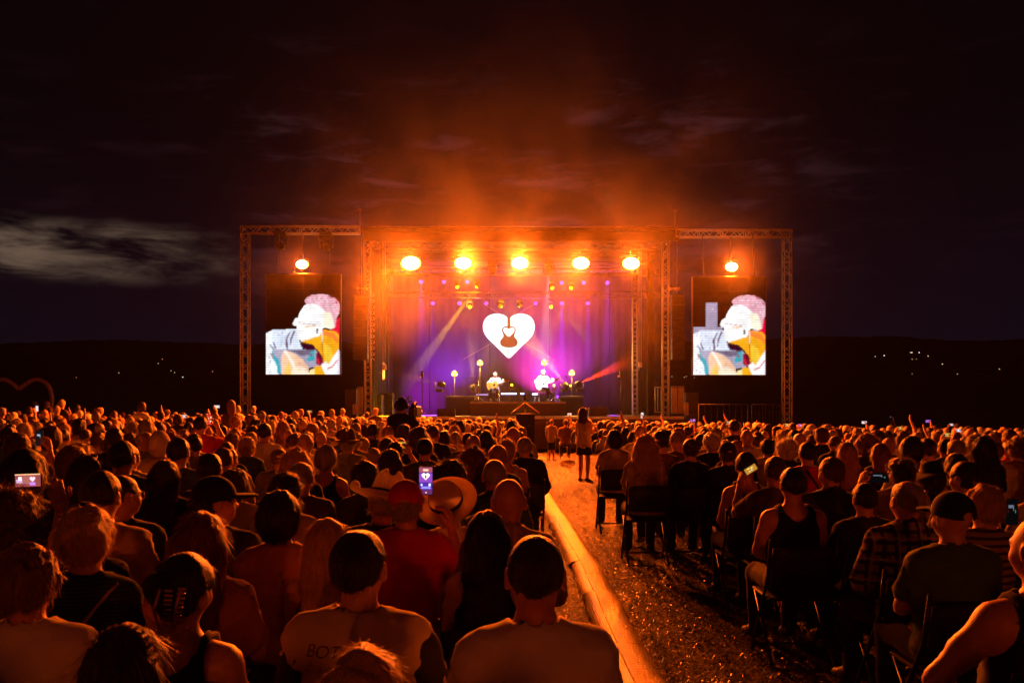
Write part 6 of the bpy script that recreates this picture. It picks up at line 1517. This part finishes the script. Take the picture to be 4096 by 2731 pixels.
# microphone stands
def mic_stand(px, base, top, Y, boom, label, tall=False):
    x = XX(px, Y); z0 = ZZ(base, Y); h = ZZ(top, Y) - z0; t = empty('microphone_stand', (x, Y, z0))
    MB().tube([(0, 0, .05), (0, 0, h)], .016, 8).build('pole', M_CHROME if not tall else M_BLACKMETAL, t)
    if tall: MB().lathe([(.16, 0), (.16, .02), (.02, .045)], 20).build('base', M_BLACKMETAL, t)
    else:
        for k in range(3): a = k * 2.09 - 1.57; MB().tube([(0, 0, .22), (.30 * math.cos(a), .30 * math.sin(a), .008)], .012, 6).build('leg', M_CHROME, t)
    if boom:
        e = Vector((boom[0], 0, boom[1])); bo = MB().tube([(-boom[0] * .12, 0, h - boom[1] * .12), Vector((0, 0, h)) + e], .010, 6).build('boom', M_BLACKMETAL, t)
        MB().tube([Vector((0, 0, h)) + e, Vector((0, 0, h)) + e + Vector((.10 * (1 if boom[0] > 0 else -1), -.02, -.07))], .022, 8, r2=.016).build('microphone', M_PLASTIC, bo)
    if tall:
        MB().box((0, 0, h + .10), (.11, .10, .22), bev=.02).build('speaker_head', M_PLASTIC, t); MB().box((-.09, 0, h), (.08, .05, .07), bev=.01).build('clamp', M_CHROME, t)
    tag(t, label, 'microphone stand')
mic_stand(1914, 1606, 1513, 36.5, (-.45, .02), 'chrome microphone stand left of the left guitarist'); mic_stand(2221, 1606, 1514, 36.5, (.42, .12), 'chrome microphone stand right of the right guitarist')
mic_stand(1689, 1655, 1505, 34.3, None, 'tall black stand at the left stage front', True); mic_stand(2484, 1658, 1505, 34.3, None, 'tall black stand at the right stage front', True)
# monitors, small gear
def wedge(px0, px1, py0, py1, Y, label):
    x0, x1 = XX(px0, Y), XX(px1, Y); z0 = SZ; h = ZZ(py0, Y) - z0; t = empty('monitor_speaker', ((x0 + x1) / 2, Y, z0)); w = x1 - x0
    MB().prism([(-w / 2, 0), (w / 2, 0), (w / 2 * .96, h), (-w / 2 * .96, h)], 0, .4).build('cabinet', M_PLASTIC, t)
    MB().box((0, -.008, h * .5), (w * .86, .012, h * .78), bev=.004).build('grille', mat('speaker_grille', (.012, .011, .012), .5, .4, bump=(260, .4)), t)
    MB().box((w * .2, .2, h + .015), (.12, .03, .03), bev=.008).build('handle', M_BLACKMETAL, t)
    tag(t, label, 'speaker')
wedge(1747, 1820, 1634, 1660, 34.2, 'black floor monitor on the left of the stage front'); wedge(2356, 2427, 1630, 1660, 34.2, 'black floor monitor on the right of the stage front')
# remote camera on a tripod standing on a black box in front of the stage
Yb = 26.5; x0, x1 = XX(2064, Yb), XX(2139, Yb); zt = ZZ(1657, Yb); t = empty('camera_platform', ((x0 + x1) / 2, Yb, 0))
MB().box((0, .3, zt / 2), (x1 - x0, .6, zt), bev=.01).build('box', M_BLACKCLOTH, t); MB().box((0, .3, zt + .012), (x1 - x0 + .03, .62, .022), bev=.006).build('lid', M_BLACKMETAL, t)
for sx in (-1, 1): MB().box((sx * .12, -.012, zt * .75), (.10, .02, .03), bev=.005).build('handle', M_BLACKMETAL, t)
tag(t, 'black box in front of the stage carrying a tripod', 'platform')
t = empty('tripod', ((x0 + x1) / 2, Yb + .3, zt + .025)); hd_ = .42
for k, a in enumerate((R(195), R(-15), R(90))): MB().tube([(0, 0, hd_ * .8), (.52 * math.cos(a) * (.9 if k < 2 else .4), .52 * math.sin(a) * .4, .01)], .017, 6).build('leg', M_CHROME if k != 1 else mat('yellow_leg', (.7, .45, .03), .5, .4), t)
MB().tube([(0, 0, .12), (0, 0, hd_)], .022, 8).build('column', M_BLACKMETAL, t); MB().box((0, 0, hd_ + .05), (.12, .12, .10), bev=.02).build('pan_head', M_PLASTIC, t); MB().box((-.02, 0, hd_ + .13), (.5, .06, .03), bev=.008).build('slider_bar', M_BLACKMETAL, t); MB().lathe([(.001, 0), (.028, 0), (.03, .05), (.001, .055)], 12, Matrix.Translation((.0, -.02, hd_ + .06))).build('knob', M_CHROME, t)
tag(t, 'camera tripod with slider bar on the black box before the stage', 'tripod')
# gates and panels at the stage ends
def gate(px0, px1, py0, py1, Y, label, solid=True):
    a, b = W(px0, py1, Y), W(px1, py0, Y); t = empty('stage_gate', ((a.x + b.x) / 2, Y, a.z)); w = b.x - a.x; h = b.z - a.z
    for sx in (-1, 1): MB().tube([(sx * w / 2, 0, 0), (sx * w / 2, 0, h)], .022, 6).build('post', M_ALU, t)
    for z in (.02, h): MB().tube([(-w / 2, 0, z), (w / 2, 0, z)], .02, 6).build('rail', M_ALU, t)
    if solid:
        MB().box((-w * .24, .01, h / 2), (w * .44, .012, h - .08), bev=.003).build('panel', M_PANEL, t); MB().box((w * .24, .012, h / 2), (w * .42, .012, h - .08), bev=.003).build('panel', M_PANEL, t)
    else:
        for q in (-.2, .2): MB().tube([(q * w, 0, 0), (q * w, 0, h)], .016, 6).build('bar', M_ALU, t)
    tag(t, label, 'gate')
gate(1431, 1450, 1549, 1655, 33.9, 'narrow pale panel gate at the left stage end'); gate(2686, 2735, 1546, 1655, 33.9, 'pale panel gate at the right stage end'); gate(2621, 2655, 1548, 1650, 35.2, 'open barred gate left of the right stage tower', False)
gate(1413, 1427, 1618, 1655, 33.2, 'small pale panel beside the left stage end'); gate(2739, 2752, 1611, 1660, 33.2, 'small pale panel beside the right stage end')
for px0, px1, py0, lab in ((1379, 1424, 1542, 'dark speaker cabinet stack left of the stage'), (2745, 2795, 1556, 'dark speaker cabinet stack right of the stage')):
    Y = 34.0; t = empty('speaker_stack', (XX((px0 + px1) / 2, Y), Y, ground_z(0, Y))); w = (px1 - px0) / FPX * Y; h = ZZ(py0, Y)
    for k in range(3): MB().box((0, .3, h * (k + .5) / 3), (w, .6, h / 3 - .015), bev=.02).build('cabinet', M_PLASTIC, t)
    tag(t, lab, 'speaker')
# covered gear at the left end of the deck, flight cases
for px, py0, py1, Y, w, lab in ((1494, 1578, 1650, 36.5, .75, 'covered flight case on the left of the deck'), (1540, 1572, 1650, 38.0, .7, 'dark flight case deep on the left of the deck')):
    t = empty('flight_case', (XX(px, Y), Y, SZ)); h = ZZ(py0, Y) - SZ
    MB().box((0, .3, h * .36), (w, .6, h * .72 - .01), bev=.02).build('case', M_PLASTIC, t); MB().box((0, .3, h * .86), (w, .6, h * .26), bev=.02).build('lid', M_PLASTIC, t)
    for sx in (-1, 1): MB().box((sx * w * .49, -.004, h * .5), (.03, .02, h), bev=.004).build('corner_rail', M_ALU, t)
    tag(t, lab, 'flight case')
# crowd barrier beside the right bay
for i, (a, b) in enumerate(((2795, 2992), (3008, 3120))):
    Y = 31.8; x0, x1 = XX(a, Y), XX(b, Y); zt = ZZ(1617, Y); t = empty('crowd_barrier', ((x0 + x1) / 2, Y, ground_z(x0, Y))); w = x1 - x0; h = zt - ground_z(x0, Y)
    for z in (h, .25): MB().tube([(-w / 2, 0, z), (w / 2, 0, z)], .02, 6).build('rail', M_BLACKMETAL, t)
    for sx in (-1, 1): MB().tube([(sx * w / 2, 0, 0), (sx * w / 2, 0, h)], .02, 6).build('post', M_BLACKMETAL, t)
    for k in range(1, 8): MB().tube([(-w / 2 + w * k / 8, 0, .25), (-w / 2 + w * k / 8, 0, h)], .008, 5).build('bar', M_BLACKMETAL, t)
    tag(t, ('wide' if i == 0 else 'short') + ' metal crowd barrier under the right video screen', 'barrier')
# heart-shaped photo frame at the far left
Y = 31.0; t = empty('heart_frame', (XX(78, Y), Y, ground_z(XX(78, Y), Y))); zt = ZZ(1518, Y) - ground_z(XX(78, Y), Y)
sc_ = 130 / FPX * Y; ptsh = []
for sgn in (1, -1):
    a = [(0, -.30), (.22, -.12), (.45, 0.0), (.68, -.03), (.88, -.18), (.98, -.42), (1.0, -.68), (.92, -.98), (.70, -1.35), (.38, -1.75), (0, -2.1)]
    q = [Vector((sgn * x * sc_, 0, zt + z * sc_)) for x, z in a]
    mb = MB()
    sm = [q[0]]
    for i in range(len(q) - 1):
        p0, p1, p2, p3 = q[max(i - 1, 0)], q[i], q[i + 1], q[min(i + 2, len(q) - 1)]
        for u in (.25, .5, .75, 1.0): sm.append(.5 * ((2 * p1) + (p2 - p0) * u + (2 * p0 - 5 * p1 + 4 * p2 - p3) * u * u + (3 * p1 - p0 - 3 * p2 + p3) * u ** 3))
    mb.tube(sm, .075, 10); mb.build('half_heart', mat('pink_frame', (.32, .20, .27), .5, .4, var=.2), t)
MB().box((0, 0, .12), (1.2, .6, .24), bev=.03).build('base', M_BLACKMETAL, t)
tag(t, 'pink heart-shaped frame standing beyond the crowd at the far left', 'heart frame')

# ================================================================== the aisle
def build_matting():
    m = mat('woven_cane', (.95, .80, .48), .45, 1.0, var=.25, vscale=14); t = m.node_tree; b = t.nodes['Principled BSDF']
    g = t.nodes.new('ShaderNodeTexCoord')
    w1 = t.nodes.new('ShaderNodeTexWave'); w1.bands_direction = 'Y'; w1.inputs['Scale'].default_value = 26; w1.inputs['Distortion'].default_value = 0.8; w1.inputs['Detail'].default_value = 2; w1.inputs['Detail Scale'].default_value = 3; t.links.new(g.outputs['Object'], w1.inputs[0])
    w2 = t.nodes.new('ShaderNodeTexWave'); w2.bands_direction = 'X'; w2.inputs['Scale'].default_value = 22; w2.inputs['Distortion'].default_value = 1.0; t.links.new(g.outputs['Object'], w2.inputs[0])
    mu = t.nodes.new('ShaderNodeMath'); mu.operation = 'MULTIPLY_ADD'; t.links.new(w2.outputs[1], mu.inputs[0]); mu.inputs[1].default_value = .4; t.links.new(w1.outputs[1], mu.inputs[2])
    bp = t.nodes.new('ShaderNodeBump'); bp.inputs['Strength'].default_value = .45; bp.inputs['Distance'].default_value = .008; t.links.new(mu.outputs[0], bp.inputs['Height'])
    old = b.inputs['Base Color'].links[0].from_socket; gp = t.nodes.new('ShaderNodeMapRange'); t.links.new(mu.outputs[0], gp.inputs[0]); gp.inputs[1].default_value = .15; gp.inputs[2].default_value = .6; gp.inputs[3].default_value = .55; gp.inputs[4].default_value = 1.0; mm = t.nodes.new('ShaderNodeMix'); mm.data_type = 'RGBA'; mm.inputs[6].default_value = (.16, .085, .03, 1); t.links.new(gp.outputs[0], mm.inputs[0]); t.links.new(old, mm.inputs[7]); t.links.new(mm.outputs[2], b.inputs['Base Color']); t.links.new(bp.outputs[0], b.inputs['Normal'])
    root = empty('cable_matting', (.745, 3.2, 0)); rr = random.Random(4)
    y = 0.0; k = 0
    while y < 15.2:
        L = rr.uniform(.62, .95); nx_, ny_ = 14, int(L / .0125); V = []; hw = .152 + rr.uniform(-.008, .008); dz = rr.choice([0, .006]) + rr.uniform(0, .004); tw = rr.uniform(-.012, .012); xo = -max(0, y - 5) * .024; tw = tw - (.024 * L if y > 5 else 0)
        for j in range(ny_ + 1):
            v = j / ny_; yy = y + .008 + v * (L - .016)
            for i in range(nx_ + 1):
                u = -1 + 2 * i / nx_; edge = rr.uniform(-.008, .008) if i in (0, nx_) else 0
                z = .050 * (1 - abs(u) ** 3.6) + .006 + dz + .0013 * math.sin(yy * 120 + abs(u) * 4.0) * (abs(u) < .97) + rr.uniform(-.0006, .0006)
                if abs(u) > .98: z = .006
                V.append((u * hw + edge + xo + tw * v, yy, z + v * .006))
        i, j = np.meshgrid(np.arange(nx_), np.arange(ny_)); q = (j * (nx_ + 1) + i).ravel()
        me = npmesh('mat_section', V, np.stack([q, q + 1, q + nx_ + 2, q + nx_ + 1], 1)); me.materials.append(m); o = bpy.data.objects.new('mat_section', me); link(o, root)
        # the binding cord sewn along each section, and the pale pegs
        MB().tube([(-.045 + xo + tw * v, y + v * L, .057 + dz + .003 * (q_ % 2)) for q_, v in enumerate(np.linspace(0, 1, 12))], .0045, 5).build('cord', mat('mat_cord', (.62, .45, .22), .5, .4), root)
        for s_ in range(3):
            MB().box((xo + .02 + .05 * rr.random() * (1 if s_ != 2 else .2), y + L * (.2 + .3 * s_), .058 + dz), (.008, .045, .005), bev=.001).build('cane_end', mat('cane_end', (.8, .66, .4), .35, .5), root)
        y += L
    tag(root, 'golden woven cane matting laid over cables along the aisle', 'matting')
build_matting()
def build_straw():
    """Dry trampled grass blades and chaff over the aisle and between the first chairs."""
    rs = np.random.RandomState(6); n = 95000
    y = 3.0 + 27 * rs.rand(n) ** 1.7; x = np.where(rs.rand(n) < .8, rs.uniform(-.5, 2.6, n), rs.uniform(-1.5, 5.0, n))
    L = rs.uniform(.02, .075, n); a = rs.uniform(0, 2 * np.pi, n); el = np.abs(rs.normal(0, .42, n)); z = rs.uniform(-.006, .016, n)
    d = np.stack([np.cos(a) * np.cos(el), np.sin(a) * np.cos(el), np.sin(el)], 1); p0 = np.stack([x, y, z], 1); sv = np.stack([-np.sin(a), np.cos(a), rs.normal(0, .5, n)], 1) * rs.uniform(.0012, .0030, n)[:, None]
    mid = p0 + d * L[:, None] * .5 + np.array((0, 0, .006)) ; end = p0 + d * L[:, None]; end[:, 2] = np.maximum(end[:, 2] * .8, -.002)
    V = np.stack([p0 - sv * .4, p0 + sv * .4, mid + sv, end + sv * .3, end - sv * .3, mid - sv], 1).reshape(-1, 3); b = (np.arange(n) * 6)[:, None]
    Fq = np.concatenate([b + np.array([0, 1, 2, 5]), b + np.array([5, 2, 3, 4])])
    m = mat('dry_straw', (.14, .08, .027), .30, .7, var=.5, vscale=40, trans=.2)
    o = bpy.data.objects.new('straw', npmesh('straw', V, Fq)); o.data.materials.append(m); link(o); tag(o, 'trampled dry straw covering the aisle', 'straw', kind='stuff')
build_straw()
# things left lying in the aisle
t = empty('tote_bag', W(2268, 1846, 25.2)); F_ = Field((-.3, -.2, -.02), (.3, .2, .3), .02); F_.ell((0, 0, .10), (.24, .15, .12), .03); F_.rough(.02, 9); F_.plane((0, 0, 0), (0, 0, -1)); V_, Q_ = F_.mesh(); me = npmesh('bag_body', V_, Q_); me.materials.append(patterned('bag_cloth', 'plaid', (.5, .38, .22), (.25, .15, .08), (.6, .5, .3))); link(bpy.data.objects.new('bag_body', me), t)
MB().tube([(-.1, 0, .2), (-.08, .02, .3), (.05, .02, .32), (.1, 0, .2)], .008, 6).build('handle', M_ROPE, t); t.location.z = ground_z(t.location.x, 25.2) - .005; tag(t, 'patterned cloth bag lying in the aisle near the stage', 'bag')
t = empty('selfie_stick', W(2189, 1846, 25.4)); MB().tube([(0, 0, 0), (0, 0, 1.12)], .011, 6).build('rod', M_BLACKMETAL, t); MB().box((0, 0, 1.16), (.05, .03, .09), bev=.01).build('grip', mat('grip_tan', (.5, .35, .2), .6, .3), t); tag(t, 'thin upright stick beside the child in the aisle', 'stick')

# ================================================================== the smoky air of the venue
def build_haze():
    m = bpy.data.materials.new('haze_air'); m.use_nodes = True; t = m.node_tree; t.nodes.remove(t.nodes['Principled BSDF'])
    v = t.nodes.new('ShaderNodeVolumePrincipled'); v.inputs['Color'].default_value = (.95, .93, .92, 1); v.inputs['Density'].default_value = HAZE
    v.inputs['Anisotropy'].default_value = 0.3
    t.links.new(v.outputs[0], t.nodes['Material Output'].inputs['Volume'])
    o = MB().box((0, 22, 14), (110, 74, 32)).build('haze', m); tag(o, kind='stuff')
    # smoke from the machines hangs over the stage in drifting clumps
    m = bpy.data.materials.new('stage_smoke'); m.use_nodes = True; t = m.node_tree; t.nodes.remove(t.nodes['Principled BSDF'])
    def N(k): return t.nodes.new(k)
    def ma(op, a, b, clamp=False):
        n = N('ShaderNodeMath'); n.operation = op; n.use_clamp = clamp
        for i, q in enumerate((a, b)):
            if isinstance(q, (int, float)): n.inputs[i].default_value = q
            else: t.links.new(q, n.inputs[i])
        return n.outputs[0]
    tcn = N('ShaderNodeTexCoord')
    def ell(loc, rad):
        mp = N('ShaderNodeMapping'); mp.vector_type = 'POINT'; t.links.new(tcn.outputs['Object'], mp.inputs[0])
        mp.inputs['Scale'].default_value = tuple(1 / r for r in rad); mp.inputs['Location'].default_value = tuple(-l / r for l, r in zip(loc, rad))
        ln = N('ShaderNodeVectorMath'); ln.operation = 'LENGTH'; t.links.new(mp.outputs[0], ln.inputs[0])
        f = ma('SUBTRACT', 1.0, ln.outputs['Value'], True)
        return ma('MULTIPLY', f, f)
    body = None
    for wgt, loc, rad in ((.36, (0.5, 31.5, 9.5), (14.5, 6.5, 13)), (.34, (0.3, 31.4, 6.2), (9.8, 2.8, 3.6)), (.5, (5.3, 32.0, 5.6), (2.2, 2.4, 3.0)), (.8, (0.3, 38.8, 4.6), (7.2, 5.2, 5.0)), (2.3, (-4.7, 32.0, 6.0), (2.5, 2.4, 3.6)), (1.1, (-8.1, 32.3, 7.1), (2.4, 1.5, 2.2)), (1.1, (8.4, 32.3, 7.0), (2.4, 1.5, 2.2))):  # last two puffs are added to give the side lamps a glow
        q = ma('MULTIPLY', ell(loc, rad), wgt); body = q if body is None else ma('ADD', body, q)
    # denser smoke added round each roof lamp to stand in for its glare
    sx = N('ShaderNodeSeparateXYZ'); t.links.new(tcn.outputs['Object'], sx.inputs[0])
    cs = ma('COSINE', ma('MULTIPLY', ma('SUBTRACT', sx.outputs[0], .33), 2 * math.pi / 2.17), 0.0); cs = ma('MULTIPLY', ma('ADD', cs, 1.0), .5)
    body = ma('ADD', body, ma('MULTIPLY', ma('MULTIPLY', ell((0.3, 33.0, 7.25), (7.4, 1.5, 1.5)), ma('POWER', cs, 2.0)), 9.0))
    nn = N('ShaderNodeTexNoise'); nn.inputs['Scale'].default_value = .33; nn.inputs['Detail'].default_value = 3; nn.inputs['Roughness'].default_value = .55; nn.inputs['Distortion'].default_value = .5
    t.links.new(tcn.outputs['Object'], nn.inputs['Vector'])
    mr = N('ShaderNodeMapRange'); t.links.new(nn.outputs[0], mr.inputs[0]); mr.inputs[1].default_value = .36; mr.inputs[2].default_value = .68; mr.inputs[3].default_value = .12; mr.inputs[4].default_value = 1.9
    v = N('ShaderNodeVolumePrincipled'); v.inputs['Color'].default_value = (.95, .93, .92, 1); v.inputs['Anisotropy'].default_value = 0.2
    t.links.new(ma('MULTIPLY', ma('MULTIPLY', body, mr.outputs[0]), SMOKE), v.inputs['Density'])
    t.links.new(v.outputs[0], t.nodes['Material Output'].inputs['Volume'])
    o = MB().box((0.5, 34.0, 11.5), (29.4, 19, 21)).build('smoke', m); tag(o, kind='stuff')
HAZE, SMOKE = 0.00008, 0.025
build_haze()
